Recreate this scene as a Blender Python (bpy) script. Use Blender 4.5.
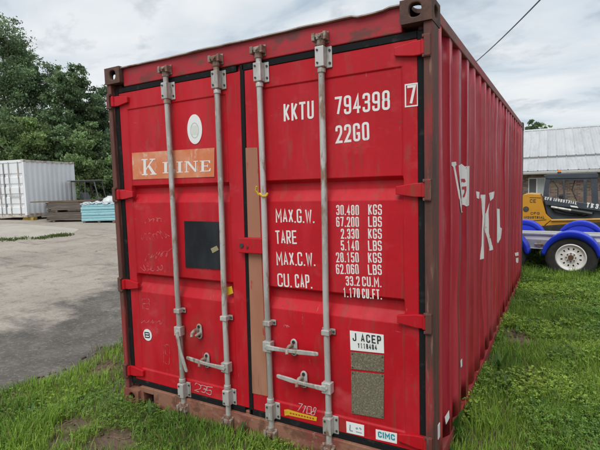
import bpy, bmesh, math, random
import numpy as np
from mathutils import Vector, Matrix

random.seed(7); RNG = np.random.default_rng(11)
for o in list(bpy.data.objects): bpy.data.objects.remove(o)
scene = bpy.context.scene
COL = scene.collection

# ------------------------------------------------------------------ camera
CAM = np.array([3.0139306, -2.3660786, 1.6682662])
ROTV = np.array([0.0891495, 0.5187283, -0.0059723])
FPX, CX, CY = 460.668, 300.0746, 225.399      # in pixels of the 600 x 450 photograph

def _rot(rv):
    a = np.linalg.norm(rv); k = rv / a
    K = np.array([[0, -k[2], k[1]], [k[2], 0, -k[0]], [-k[1], k[0], 0]])
    return np.eye(3) + math.sin(a) * K + (1 - math.cos(a)) * K @ K
MC = _rot(ROTV) @ np.array([[1, 0, 0], [0, 0, -1], [0, 1, 0.]])

cd = bpy.data.cameras.new('camera'); cam = bpy.data.objects.new('camera', cd); COL.objects.link(cam)
cd.sensor_width = 36; cd.lens = FPX / 600 * 36
cd.shift_x = (300 - CX) / 600; cd.shift_y = (CY - 225) / 600
cd.clip_start = .05; cd.clip_end = 2000
cam.matrix_world = Matrix(((MC[0][0], -MC[1][0], -MC[2][0], CAM[0]), (MC[0][1], -MC[1][1], -MC[2][1], CAM[1]),
                           (MC[0][2], -MC[1][2], -MC[2][2], CAM[2]), (0, 0, 0, 1)))
scene.camera = cam

# ------------------------------------------------------------------ world, sun, exposure
SUN_EL, SUN_AZ = 54, 176                       # degrees; azimuth measured from +Y clockwise
w = bpy.data.worlds.new('World'); scene.world = w; w.use_nodes = True
nt = w.node_tree; nt.nodes.clear()
def N(t, **kw):
    n = nt.nodes.new(t)
    for k, v in kw.items(): setattr(n, k, v)
    return n
out = N('ShaderNodeOutputWorld'); bg = N('ShaderNodeBackground'); bg.inputs['Strength'].default_value = .1
sky = N('ShaderNodeTexSky'); sky.sky_type = 'NISHITA'; sky.sun_disc = False
sky.sun_elevation = math.radians(SUN_EL); sky.sun_rotation = math.radians(SUN_AZ); sky.air_density = 1.2; sky.dust_density = 2
tc = N('ShaderNodeTexCoord'); sep = N('ShaderNodeSeparateXYZ'); nt.links.new(tc.outputs['Generated'], sep.inputs[0])
zz = N('ShaderNodeMath', operation='MAXIMUM'); zz.inputs[1].default_value = 0; nt.links.new(sep.outputs['Z'], zz.inputs[0])
za = N('ShaderNodeMath', operation='ADD'); za.inputs[1].default_value = .22; nt.links.new(zz.outputs[0], za.inputs[0])
dv = N('ShaderNodeVectorMath', operation='DIVIDE'); nt.links.new(tc.outputs['Generated'], dv.inputs[0])
cb = N('ShaderNodeCombineXYZ')
for i in range(3): nt.links.new(za.outputs[0], cb.inputs[i])
nt.links.new(cb.outputs[0], dv.inputs[1])
mp = N('ShaderNodeMapping'); mp.inputs['Location'].default_value = (3.2, 1.4, 0); mp.inputs['Rotation'].default_value = (0, 0, .5); mp.inputs['Scale'].default_value = (.9, 1.2, 1.0)
nt.links.new(dv.outputs[0], mp.inputs[0])
n1 = N('ShaderNodeTexNoise'); n1.inputs['Scale'].default_value = 1.7; n1.inputs['Detail'].default_value = 7; n1.inputs['Roughness'].default_value = .52; n1.inputs['Distortion'].default_value = .35
nt.links.new(mp.outputs[0], n1.inputs['Vector'])
cr = N('ShaderNodeValToRGB'); nt.links.new(n1.outputs['Fac'], cr.inputs[0])
E0 = cr.color_ramp.elements
E0[0].position = .33; E0[0].color = (.42, .52, .62, 1)
E0[1].position = .63; E0[1].color = (.90, .92, .935, 1)
e = E0.new(.45); e.color = (.70, .77, .83, 1)
n2 = N('ShaderNodeTexNoise'); n2.inputs['Scale'].default_value = 3.6; n2.inputs['Detail'].default_value = 8; n2.inputs['Roughness'].default_value = .58; n2.inputs['Distortion'].default_value = .2
nt.links.new(mp.outputs[0], n2.inputs['Vector'])
pr = N('ShaderNodeMapRange'); pr.inputs['From Min'].default_value = .53; pr.inputs['From Max'].default_value = .66; pr.inputs['To Max'].default_value = .62; nt.links.new(n2.outputs['Fac'], pr.inputs['Value'])
pm_ = N('ShaderNodeMix', data_type='RGBA'); pm_.inputs['B'].default_value = (.46, .53, .60, 1); nt.links.new(pr.outputs[0], pm_.inputs['Factor']); nt.links.new(cr.outputs['Color'], pm_.inputs['A'])
sc = N('ShaderNodeVectorMath', operation='SCALE'); sc.inputs['Scale'].default_value = 7.0; nt.links.new(pm_.outputs['Result'], sc.inputs[0])
mx = N('ShaderNodeMix', data_type='RGBA'); mx.inputs['Factor'].default_value = .93
nt.links.new(sky.outputs[0], mx.inputs['A']); nt.links.new(sc.outputs[0], mx.inputs['B'])
nt.links.new(mx.outputs['Result'], bg.inputs['Color']); nt.links.new(bg.outputs[0], out.inputs[0])

sl = bpy.data.lights.new('sun', 'SUN'); sl.energy = 1.5; sl.angle = math.radians(35); sl.color = (1, .97, .92)
sun = bpy.data.objects.new('sun', sl); COL.objects.link(sun)
az, el = math.radians(SUN_AZ), math.radians(SUN_EL)
sd = Vector((math.sin(az) * math.cos(el), math.cos(az) * math.cos(el), math.sin(el)))
sun.rotation_euler = sd.to_track_quat('Z', 'Y').to_euler(); sun.location = (0, -20, 30)

vs = scene.view_settings
vs.view_transform = 'Standard'; vs.look = 'None'; vs.gamma = 1; vs.use_curve_mapping = False; vs.exposure = .5
scene.render.engine = 'CYCLES'

# ------------------------------------------------------------------ pixel -> place helpers
def ray(u, v): return MC.T @ np.array([(u - CX) / FPX, (v - CY) / FPX, 1.])
def on_y(u, v, y):
    d = ray(u, v); return CAM + d * ((y - CAM[1]) / d[1])
def on_x(u, v, x):
    d = ray(u, v); return CAM + d * ((x - CAM[0]) / d[0])
def D(u, v, y=.045):
    q = on_y(u, v, y); return (q[0], q[2])
def dep(u, v, d): return CAM + ray(u, v) * d
def smooth(a, b, x):
    t = np.clip((x - a) / (b - a), 0, 1); return t * t * (3 - 2 * t)
def ground_z(x, y):
    x = np.asarray(x, float); y = np.asarray(y, float)
    L = np.clip(-1.5 - x, 0, 40)
    rise = .031 * L * (1 - smooth(14, 40, L) * .45)
    bump = (np.sin(x * 3.1 + y * 1.7) * np.sin(y * 2.3 - x * 1.1)) * .012 * smooth(-1.4, -.8, x)
    hump = .05 * smooth(-1.5, -.7, x) * (1 - smooth(-.7, .2, x)) * smooth(-.2, .6, y)
    far = .15 * smooth(10, 30, y) - .05 * smooth(4, 7, y) * smooth(0, 2, x)
    return rise + bump + hump + far
def on_ground(u, v):
    d = ray(u, v); t = .5; 
    for i in range(4000):
        q = CAM + d * t
        if q[2] <= float(ground_z(q[0], q[1])): break
        t += .02
    return q

# ------------------------------------------------------------------ materials
MATS = {}
def mat(name, base, rough=.6, metal=0., layers=(), bump=None, coat=0., spec=.5, trans=0., rvar=0.):
    """layers: (colour, scale, lo, hi, (sx,sy,sz), amount); bump: list of (scale, strength, distance)"""
    if name in MATS: return MATS[name]
    m = bpy.data.materials.new(name); m.use_nodes = True; t = m.node_tree; b = t.nodes['Principled BSDF']
    L = t.links
    tcn = t.nodes.new('ShaderNodeTexCoord'); oi = t.nodes.new('ShaderNodeObjectInfo')
    base_vec = t.nodes.new('ShaderNodeVectorMath'); base_vec.operation = 'ADD'
    L.new(tcn.outputs['Object'], base_vec.inputs[0])
    rv = t.nodes.new('ShaderNodeVectorMath'); rv.operation = 'SCALE'; rv.inputs[0].default_value = (7.3, 3.1, 5.7)
    L.new(oi.outputs['Random'], rv.inputs['Scale']); L.new(rv.outputs[0], base_vec.inputs[1])
    def noise(scale, st=(1, 1, 1), detail=5, rgh=.6):
        mpn = t.nodes.new('ShaderNodeMapping'); mpn.inputs['Scale'].default_value = st; L.new(base_vec.outputs[0], mpn.inputs[0])
        n = t.nodes.new('ShaderNodeTexNoise'); n.inputs['Scale'].default_value = scale; n.inputs['Detail'].default_value = detail; n.inputs['Roughness'].default_value = rgh
        L.new(mpn.outputs[0], n.inputs['Vector']); return n.outputs['Fac']
    c = t.nodes.new('ShaderNodeRGB'); c.outputs[0].default_value = (*base, 1); cur = c.outputs[0]
    for (colr, scale, lo, hi, st, amt) in layers:
        f = noise(scale, st)
        mr = t.nodes.new('ShaderNodeMapRange'); mr.inputs['From Min'].default_value = lo; mr.inputs['From Max'].default_value = hi; mr.inputs['To Max'].default_value = amt
        L.new(f, mr.inputs['Value'])
        mxn = t.nodes.new('ShaderNodeMix'); mxn.data_type = 'RGBA'; L.new(mr.outputs[0], mxn.inputs['Factor']); L.new(cur, mxn.inputs['A']); mxn.inputs['B'].default_value = (*colr, 1)
        cur = mxn.outputs['Result']
    L.new(cur, b.inputs['Base Color'])
    b.inputs['Roughness'].default_value = rough; b.inputs['Metallic'].default_value = metal
    b.inputs['Specular IOR Level'].default_value = spec; b.inputs['Coat Weight'].default_value = coat
    if rvar:
        f = noise(6); mr = t.nodes.new('ShaderNodeMapRange'); mr.inputs['From Min'].default_value = .3; mr.inputs['From Max'].default_value = .7
        mr.inputs['To Min'].default_value = rough - rvar; mr.inputs['To Max'].default_value = rough + rvar; L.new(f, mr.inputs['Value']); L.new(mr.outputs[0], b.inputs['Roughness'])
    prev = None
    for (scale, strength, dist) in (bump or ()):
        bn = t.nodes.new('ShaderNodeBump'); bn.inputs['Strength'].default_value = strength; bn.inputs['Distance'].default_value = dist
        L.new(noise(scale), bn.inputs['Height'])
        if prev: L.new(prev, bn.inputs['Normal'])
        prev = bn.outputs[0]
    if prev: L.new(prev, b.inputs['Normal'])
    MATS[name] = m; return m

RED = (.53, .006, .016)
DIRT = (.16, .10, .07)
RUST = (.13, .055, .032)
m_red = mat('red_paint', RED, .52, spec=.30, layers=[((.41, .006, .014), 1.7, .38, .66, (1, 1, 1), .85), ((.57, .035, .05), 4, .48, .72, (1, 1, .22), .6),
            ((.60, .10, .11), 2.6, .58, .72, (1.2, 1, 1.6), .40), (DIRT, 7, .58, .76, (2.2, 2.2, .6), .40), ((.20, .02, .02), 1.4, .56, .70, (1, 1, 1.5), .38),
            ((.20, .05, .035), 14, .60, .68, (2.6, 1, .10), .5), (RUST, 34, .66, .70, (1, 1, 1), .85), ((.64, .30, .29), 13, .72, .74, (.9, 1, 6.0), .35), ((.64, .32, .30), 9, .71, .74, (7.0, 1, .9), .35), ((.30, .05, .03), 3.2, .62, .74, (1, 1, .5), .45), ((.07, .04, .03), 75, .70, .73, (1, 1, 1), .8)],
            bump=[(1.6, .45, .02), (5, .2, .006), (90, .08, .002)], rvar=.12)
m_side = mat('faded_red_paint', (.43, .018, .034), .42, spec=.45, layers=[((.55, .075, .10), 3, .42, .7, (1, 1, .18), .75), ((.60, .20, .21), 16, .62, .70, (1, 2, .12), .5), ((.36, .01, .02), 7, .55, .75, (1, 3, .1), .6),
            (DIRT, 8, .66, .8, (1, 3, .25), .4), (RUST, 30, .69, .76, (1, 1, .6), .8)], bump=[(2.2, .3, .015), (80, .08, .002)], rvar=.1)
m_post = mat('rusty_post', (.135, .045, .034), .75, layers=[((.30, .022, .026), 6, .54, .62, (1, 1, .14), .8), ((.065, .032, .024), 12, .46, .64, (1, 1, .2), .85), ((.27, .17, .125), 34, .57, .70, (1.5, 1.5, .12), .7)], bump=[(60, .35, .004)])
m_cast = mat('rusty_casting', (.085, .042, .032), .8, layers=[((.16, .08, .055), 14, .42, .68, (1, 1, 1), .8), ((.05, .03, .026), 30, .5, .7, (1, 1, 1), .7)], bump=[(70, .5, .004)])
m_header = mat('weathered_red_header', (.40, .012, .024), .55, layers=[((.11, .035, .026), 3.2, .57, .64, (1, 1, 1.6), .85), (RUST, 9, .57, .66, (1, 1, 2), .8), ((.25, .012, .02), 3, .4, .7, (1, 1, 3), .6), ((.07, .045, .035), 14, .6, .72, (.6, 1, 2), .7)], bump=[(2, .4, .02), (70, .25, .003)])
m_sill = mat('rusty_sill', (.27, .125, .08), .75, layers=[((.20, .045, .035), 3.5, .46, .58, (1, 1, 2.0), .9), (RUST, 10, .52, .64, (1, 1, 1.2), .85), ((.45, .27, .19), 25, .6, .7, (1, 1, 1), .5)], bump=[(60, .4, .004)])
m_roofedge = mat('roof_edge', (.42, .36, .33), .6, layers=[(RUST, 9, .52, .65, (1, 1, 1), .8), ((.3, .05, .05), 4, .55, .65, (1, 1, 1), .6)])
m_rail = mat('weathered_rail', (.25, .085, .07), .65, layers=[((.38, .03, .04), 6, .45, .56, (1, .3, 1), .8), ((.30, .21, .17), 20, .55, .7, (1, .3, 1), .6), (RUST, 12, .55, .68, (1, .5, 1), .8)], bump=[(60, .3, .003)])
m_brail = mat('worn_red_rail', (.36, .02, .03), .6, layers=[(RUST, 7, .52, .62, (1, .5, 1), .85), ((.42, .22, .19), 12, .6, .7, (1, .4, 1), .6), (DIRT, 4, .5, .7, (1, .6, 1), .6)], bump=[(60, .3, .003)])
m_galv = mat('galvanised_steel', (.56, .55, .53), .45, .35, layers=[((.36, .34, .31), 7, .44, .62, (1, 1, .25), .9), ((.26, .14, .08), 14, .56, .66, (1, 1, .35), .85), ((.70, .69, .67), 40, .58, .70, (1, 1, .3), .7), ((.10, .08, .07), 55, .66, .72, (1, 1, .6), .7)], bump=[(80, .15, .002)])
m_galvr = mat('rusty_galvanised_steel', (.34, .29, .25), .62, .15, layers=[((.19, .09, .055), 16, .42, .56, (1, 1, 1), .85), ((.52, .49, .45), 40, .6, .7, (1, 1, 1), .6)], bump=[(90, .3, .003)])
m_rubber = mat('black_rubber', (.009, .010, .011), .8, spec=.2, layers=[((.05, .045, .04), 14, .58, .72, (1, 1, 1), .7)], bump=[(40, .3, .004)])
m_dark = mat('dark_cavity_steel', (.02, .015, .013), .9)
m_tan = mat('tan_paint', (.36, .15, .09), .6, layers=[((.42, .22, .14), 3, .5, .7, (2, 1, .5), .6), ((.18, .10, .07), 12, .60, .70, (2.5, 1, .2), .6), ((.40, .03, .03), 9, .62, .66, (2, 1, .6), .9), ((.36, .17, .10), 4, .45, .7, (1, 1, .3), .7), ((.25, .12, .08), 40, .66, .75, (1, 1, .4), .6)], bump=[(50, .1, .002)])
m_white = mat('white_lettering_paint', (.78, .76, .74), .5, layers=[((.62, .45, .44), 30, .60, .72, (1, 1, .5), .5), ((.5, .05, .06), 60, .70, .74, (1, 1, .6), .9)])
m_sidewhite = mat('peeling_white_decal', (.76, .74, .72), .5, layers=[((.55, .40, .40), 14, .55, .7, (1, 1, .5), .5), ((.47, .03, .05), 26, .66, .70, (1, 1, .7), 1)])
m_orange = mat('orange_banner_vinyl', (.64, .19, .075), .5, layers=[((.70, .32, .20), 6, .45, .66, (1, 1, 1), .8), ((.72, .48, .38), 20, .56, .66, (1, 1, .6), .7), ((.5, .06, .04), 40, .69, .73, (1, 1, 1), .7)])
m_char = mat('charcoal_panel', (.010, .012, .016), .6, spec=.25, layers=[((.035, .04, .045), 6, .4, .7, (1, 1, .4), .7), ((.07, .07, .07), 50, .66, .74, (.3, 1, 1), .5)])
m_sticker = mat('white_sticker', (.80, .80, .79), .45, layers=[((.6, .55, .5), 20, .6, .75, (1, 1, 1), .5)])
m_ink = mat('black_ink', (.02, .02, .022), .5)
m_teal = mat('teal_ink', (.02, .27, .36), .5)
m_blueink = mat('blue_grey_ink', (.25, .33, .38), .5)
m_plate = mat('lichen_covered_plate', (.14, .125, .08), .85, layers=[((.27, .245, .18), 110, .5, .62, (1, 1, 1), .9), ((.065, .055, .036), 130, .53, .65, (1, 1, 1), .8), ((.20, .07, .05), 30, .62, .72, (1, 1, 1), .7)], bump=[(120, .4, .003)])
m_yellow = mat('yellow_tape', (.66, .42, .02), .5, layers=[((.5, .25, .03), 20, .55, .7, (1, 1, 1), .6)])
m_chalk = mat('chalk_scrawl', (.62, .42, .42), .9, layers=[((.48, .05, .06), 70, .5, .62, (1, 1, 1), .8)])
m_ghost = mat('faint_chalk', (.52, .15, .15), .9, layers=[((.47, .015, .025), 24, .40, .56, (1, 1, 1), .95)])

# ------------------------------------------------------------------ mesh builder
class MB:
    def __init__(s): s.v = []; s.f = []
    def add(s, vs, fs):
        n = len(s.v); s.v += [tuple(map(float, q)) for q in vs]; s.f += [tuple(n + i for i in f) for f in fs]; return s
    def box(s, x0, x1, y0, y1, z0, z1):
        return s.add([(x0, y0, z0), (x1, y0, z0), (x1, y1, z0), (x0, y1, z0), (x0, y0, z1), (x1, y0, z1), (x1, y1, z1), (x0, y1, z1)],
                     [(3, 2, 1, 0), (4, 5, 6, 7), (0, 1, 5, 4), (1, 2, 6, 5), (2, 3, 7, 6), (3, 0, 4, 7)])
    def cyl(s, a, b, r, n=12, r2=None):
        a = Vector(a); b = Vector(b); d = (b - a).normalized(); r2 = r if r2 is None else r2
        u = d.orthogonal().normalized(); w_ = d.cross(u)
        vs = []
        for P, rr in ((a, r), (b, r2)):
            for i in range(n):
                t = 2 * math.pi * i / n; vs.append(P + (u * math.cos(t) + w_ * math.sin(t)) * rr)
        return s.add(vs, [(i, (i + 1) % n, n + (i + 1) % n, n + i) for i in range(n)] + [tuple(range(n - 1, -1, -1)), tuple(range(n, 2 * n))])
    def tube(s, path, r, n=8):
        P = [Vector(q) for q in path]; rs = r if hasattr(r, '__len__') else [r] * len(P)
        vs = []; fs = []; u = None
        for k, q in enumerate(P):
            d = (P[min(k + 1, len(P) - 1)] - P[max(k - 1, 0)]).normalized()
            u = d.orthogonal().normalized() if u is None else (u - d * u.dot(d)).normalized()
            w_ = d.cross(u)
            for i in range(n):
                t = 2 * math.pi * i / n; vs.append(q + (u * math.cos(t) + w_ * math.sin(t)) * rs[k])
        for k in range(len(P) - 1):
            for i in range(n): fs.append((k * n + i, k * n + (i + 1) % n, (k + 1) * n + (i + 1) % n, (k + 1) * n + i))
        fs += [tuple(range(n - 1, -1, -1)), tuple(range((len(P) - 1) * n, len(P) * n))]
        return s.add(vs, fs)
    def prism(s, poly, axis, a, b):
        """poly in the two other axes (x,z for 'y'; y,z for 'x'; x,y for 'z'), from a to b along axis"""
        def P(q, t):
            return {'y': (q[0], t, q[1]), 'x': (t, q[0], q[1]), 'z': (q[0], q[1], t)}[axis]
        n = len(poly)
        return s.add([P(q, a) for q in poly] + [P(q, b) for q in poly],
                     [tuple(range(n)), tuple(range(2 * n - 1, n - 1, -1))] + [((i + 1) % n, i, n + i, n + (i + 1) % n) for i in range(n)])
    def flat(s, poly3): return s.add(poly3, [tuple(range(len(poly3)))])
    def holed(s, o, u, v, nrm, w_, h, hw, hh, depth, n=32, cu=None, cv=None):
        """rectangle w x h from corner o along u, v with an oval hole and an inward tube"""
        o, u, v, nrm = map(Vector, (o, u, v, nrm)); cu = w_ / 2 if cu is None else cu; cv = h / 2 if cv is None else cv
        O = []; I = []; J = []
        corners = [math.atan2(-cv, -cu), math.atan2(-cv, w_ - cu), math.atan2(h - cv, w_ - cu), math.atan2(h - cv, -cu)]
        angs = [-math.pi + 2 * math.pi * i / n for i in range(n)]
        for c in corners:
            k = min(range(n), key=lambda i: abs((angs[i] - c + math.pi) % (2 * math.pi) - math.pi)); angs[k] = c
        for t in angs:
            c, s_ = math.cos(t), math.sin(t)
            k = min(((w_ - cu) / c if c > 1e-6 else (-cu / c if c < -1e-6 else 1e9)), ((h - cv) / s_ if s_ > 1e-6 else (-cv / s_ if s_ < -1e-6 else 1e9)))
            O.append(o + u * (cu + c * k) + v * (cv + s_ * k))
            # stadium-like oval
            e = (abs(c / hw) ** 2.6 + abs(s_ / hh) ** 2.6) ** (-1 / 2.6)
            q = o + u * (cu + c * e) + v * (cv + s_ * e); I.append(q); J.append(q - nrm * depth)
        fs = []
        for i in range(n):
            j = (i + 1) % n; fs += [(i, j, n + j, n + i), (n + i, n + j, 2 * n + j, 2 * n + i)]
        return s.add(O + I + J, fs)
    def mesh(s, name, m):
        me = bpy.data.meshes.new(name); me.from_pydata(s.v, [], s.f); me.materials.append(m)
        bm = bmesh.new(); bm.from_mesh(me); bmesh.ops.recalc_face_normals(bm, faces=bm.faces); bm.to_mesh(me); bm.free()
        return me
    def obj(s, name, m, parent=None, bevel=0, smooth=False, loc=None, **kw):
        o = bpy.data.objects.new(name, s.mesh(name, m)); COL.objects.link(o)
        if parent: o.parent = parent
        if loc is not None: o.location = loc
        if bevel:
            b = o.modifiers.new('bevel', 'BEVEL'); b.width = bevel; b.segments = 2; b.limit_method = 'ANGLE'; b.angle_limit = math.radians(40)
        if smooth:
            for p_ in o.data.polygons: p_.use_smooth = True
            try:
                o.data.set_sharp_from_angle(angle=math.radians(40))
            except Exception: pass
        for k, v in kw.items(): o[k] = v
        return o
def thing(name, label, cat, loc=(0, 0, 0), rz=0, group=None):
    o = bpy.data.objects.new(name, None); o.empty_display_size = .1; COL.objects.link(o); o.location = loc; o.rotation_euler = (0, 0, rz)
    o['label'] = label; o['category'] = cat
    if group: o['group'] = group
    return o
def link_copy(me, name, parent, loc, rot=(0, 0, 0)):
    o = bpy.data.objects.new(name, me); COL.objects.link(o); o.parent = parent; o.location = loc; o.rotation_euler = rot; return o

# ------------------------------------------------------------------ stroke lettering
S = 1  # sharp flag
GLY = {
 'A': [[(0, 0, S), (.5, 1, S), (1, 0, S)], [(.18, .3), (.82, .3)]],
 'B': [[(0, 0, S), (0, 1, S), (1, 1), (1, .52), (.2, .52, S)], [(0, .52, S), (1, .52), (1, 0), (0, 0, S)]],
 'C': [[(1, .78), (1, 1), (0, 1), (0, 0), (1, 0), (1, .22)]],
 'D': [[(0, 0, S), (0, 1, S), (1, 1), (1, 0), (0, 0, S)]],
 'E': [[(1, 1, S), (0, 1, S), (0, 0, S), (1, 0, S)], [(0, .5), (.85, .5)]],
 'F': [[(1, 1, S), (0, 1, S), (0, 0, S)], [(0, .5), (.8, .5)]],
 'G': [[(1, .78), (1, 1), (0, 1), (0, 0), (1, 0), (1, .42, S), (.72, .42, S)]],
 'I': [[(.5, 0), (.5, 1)]],
 'J': [[(1, 1), (1, 0), (0, 0), (0, .25)]],
 'K': [[(0, 0), (0, 1)], [(0, .33, S), (1, 1, S)], [(.3, .55, S), (1, 0, S)]],
 'L': [[(0, 1, S), (0, 0, S), (1, 0, S)]],
 'M': [[(0, 0, S), (0, 1, S), (.5, .35, S), (1, 1, S), (1, 0, S)]],
 'N': [[(0, 0, S), (0, 1, S), (1, 0, S), (1, 1, S)]],
 'P': [[(0, 0, S), (0, 1, S), (1, 1), (1, .45), (0, .45, S)]],
 'R': [[(0, 0, S), (0, 1, S), (1, 1), (1, .48), (0, .48, S)], [(.45, .48), (1, 0)]],
 'S': [[(1, .8), (1, 1), (0, 1), (0, .52), (1, .52), (1, 0), (0, 0), (0, .2)]],
 'T': [[(0, 1), (1, 1)], [(.5, 0), (.5, 1)]],
 'U': [[(0, 1), (0, 0), (1, 0), (1, 1)]],
 'W': [[(0, 1, S), (.22, 0, S), (.5, .8, S), (.78, 0, S), (1, 1, S)]],
 'X': [[(0, 0), (1, 1)], [(0, 1), (1, 0)]],
 'Y': [[(0, 1, S), (.5, .45, S), (1, 1, S)], [(.5, 0), (.5, .45)]],
 '0': [[(.5, 0), (0, 0), (0, 1), (1, 1), (1, 0), (.5, 0)]],
 '1': [[(.15, .8, S), (.55, 1, S), (.55, 0, S)]],
 '2': [[(0, .78), (0, 1), (1, 1), (1, .58), (0, 0, S), (1, 0, S)]],
 '3': [[(0, .82), (0, 1), (1, 1), (1, .53), (.4, .53, S)], [(.4, .53, S), (1, .53), (1, 0), (0, 0), (0, .18)]],
 '4': [[(.72, 0, S), (.72, 1, S), (0, .27, S), (1, .27, S)]],
 '5': [[(1, 1, S), (.08, 1, S), (.02, .56, S), (1, .6), (1, 0), (0, 0), (0, .18)]],
 '6': [[(1, .82), (1, 1), (0, 1), (0, 0), (1, 0), (1, .55), (0, .55)]],
 '7': [[(0, 1, S), (1, 1, S), (.38, 0, S)]],
 '8': [[(.5, .53), (.04, .53), (.04, 1), (.96, 1), (.96, .53), (.5, .53)], [(.5, .53), (0, .53), (0, 0), (1, 0), (1, .53), (.5, .53)]],
 '9': [[(1, .45), (0, .45), (0, 1), (1, 1), (1, 0), (0, 0), (0, .18)]],
}
def panel_wave(x, z): return .0018 * math.sin(x * 5.1 + z * 3.3) * math.sin(z * 4.1 - x * 2)
def round_path(pts, r):
    out_ = []
    n = len(pts)
    for i, q in enumerate(pts):
        if i in (0, n - 1) or len(q) > 2: out_.append((q[0], q[1])); continue
        a, b, c = (Vector(p_[:2]) for p_ in (pts[i - 1], q, pts[i + 1]))
        d1, d2 = a - b, c - b
        k1 = min(r, d1.length * .5); k2 = min(r, d2.length * .5); k = min(k1, k2)
        A = b + d1.normalized() * k; C = b + d2.normalized() * k
        for j in range(6):
            t = j / 5; p_ = A * (1 - t) ** 2 + b * 2 * t * (1 - t) + C * t * t; out_.append((p_.x, p_.y))
    return out_
def stroke(pts, hw):
    P = [Vector(q) for q in pts]; P = [q for i, q in enumerate(P) if i == 0 or (q - P[i - 1]).length > 1e-6]
    Lf, Rt = [], []
    for i, q in enumerate(P):
        d1 = (q - P[i - 1]).normalized() if i else None; d2 = (P[i + 1] - q).normalized() if i < len(P) - 1 else None
        d1 = d1 or d2; d2 = d2 or d1
        nn = Vector((-(d1.y + d2.y), d1.x + d2.x)); nn = nn.normalized() if nn.length > 1e-5 else Vector((-d1.y, d1.x))
        k = hw / max(.45, nn.dot(Vector((-d1.y, d1.x))))
        Lf.append(q + nn * k); Rt.append(q - nn * k)
    return [(Lf[i], Lf[i + 1], Rt[i + 1], Rt[i]) for i in range(len(P) - 1)]
def text_mb(text, h, cw, sw, place, gap=None, lift0=0., slant=0., jitter=0.):
    """place(x, z, lift) -> 3-D point; stroke width sw, cap height h, character width cw"""
    mb = MB(); x = 0; lift = lift0; gap = sw * 1.25 if gap is None else gap
    for ch in text:
        if ch == ' ': x += cw * .8; continue
        if ch == '.':
            q = [(x, 0), (x + sw, 0), (x + sw, sw), (x, sw)]; mb.flat([place(a, b, lift) for a, b in q]); x += sw + gap; continue
        if ch == '/': paths = [[(0, 0, S), (1, 1, S)]]
        else: paths = GLY[ch]
        W = cw * (1.3 if ch in 'MW' else .35 if ch == 'I' else 1)
        for pth in paths:
            pp = [(sw / 2 + q[0] * (W - sw) if ch != 'I' else W / 2, sw / 2 + q[1] * (h - sw), *q[2:]) for q in pth]
            if jitter: pp = [(q[0] + random.uniform(-1, 1) * jitter, q[1] + random.uniform(-1, 1) * jitter, *q[2:]) for q in pp]
            lift += .00012
            for e0, e1 in ((0, 1), (-1, -2)):       # square caps on straight free ends
                (xa, ya), (xb, yb) = pp[e0][:2], pp[e1][:2]
                if not jitter and (abs(xa - xb) < 1e-6 or abs(ya - yb) < 1e-6):
                    l_ = math.hypot(xa - xb, ya - yb); pp[e0] = (xa + (xa - xb) / l_ * sw * .48, ya + (ya - yb) / l_ * sw * .48, *pp[e0][2:])
            for quad in stroke(round_path(pp, .42 * (W - sw)), sw / 2):
                mb.flat([place(x + q.x + slant * q.y, q.y, lift) for q in quad])
        x += W + gap
    return mb, x - gap
def door_text(text, u0, v0, u1, v1, h, sw, parent, m, name='lettering', y=.045, lift=.0016, **kw):
    """baseline from pixel (u0,v0) to pixel (u1,v1) on the door face"""
    a = np.array(D(u0, v0, y)); b = np.array(D(u1, v1, y)); d = b - a; Lg = np.linalg.norm(d); d /= Lg
    n_ = np.array([-d[1], d[0]])
    lo, hi = .005, .3
    for _ in range(40):
        c = (lo + hi) / 2; _, W = text_mb(text, h, c, sw, lambda x, z, l: (x, 0, z), **{k: v for k, v in kw.items() if k != 'jitter'})
        if W > Lg: hi = c
        else: lo = c
    def pl(x, z, l):
        q = a + d * x + n_ * z; return (q[0], y + (panel_wave(q[0], q[1]) if y > .05 else 0) - lift - l, q[1])
    mb, _ = text_mb(text, h, c, sw, pl, **kw)
    return mb.obj(name, m, parent)

# ================================================================== GROUND
def sheet(name, xs, ys, fn, m, keep=None):
    X, Y = np.meshgrid(xs, ys, indexing='ij'); Z = fn(X, Y)
    nx, ny = X.shape
    V = np.stack([X, Y, Z], -1).reshape(-1, 3)
    F = [(i * ny + j, (i + 1) * ny + j, (i + 1) * ny + j + 1, i * ny + j + 1) for i in range(nx - 1) for j in range(ny - 1) if keep is None or keep[i, j]]
    me = bpy.data.meshes.new(name); me.from_pydata(V.tolist(), [], F); me.materials.append(m)
    for p_ in me.polygons: p_.use_smooth = True
    o = bpy.data.objects.new(name, me); COL.objects.link(o); return o
def axis(lo, hi, core0, core1, step, grow=1.25):
    a = list(np.arange(core0, core1 + 1e-6, step)); s_ = step
    while a[-1] < hi: s_ *= grow; a.append(a[-1] + s_)
    s_ = step
    while a[0] > lo: s_ *= grow; a.insert(0, a[0] - s_)
    return np.array(a)
m_soil = mat('soil', (.11, .075, .048), .95, layers=[((.17, .12, .08), 3, .4, .65, (1, 1, 1), .8), ((.07, .075, .035), 1.3, .45, .6, (1, 1, 1), .8), ((.26, .20, .14), 40, .55, .7, (1, 1, 1), .6)], bump=[(14, .8, .03), (70, .6, .01)])
def edge_x(y):                        # where the asphalt stops and the grass begins
    return -1.05 - .16 * smooth(-.5, 1.2, y) + .07 * np.sin(y * 2.7 + 1) + .04 * np.sin(y * 7.3) + .02 * np.sin(y * 17)
gx = axis(-400, 400, -3, 7, .12); gy = axis(-60, 700, -4, 9, .12)
g = sheet('ground', gx, gy, lambda x, y: ground_z(x, y) - .05 * smooth(.0, .15, edge_x(y) - .0 - x), m_soil); g['kind'] = 'structure'

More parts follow.
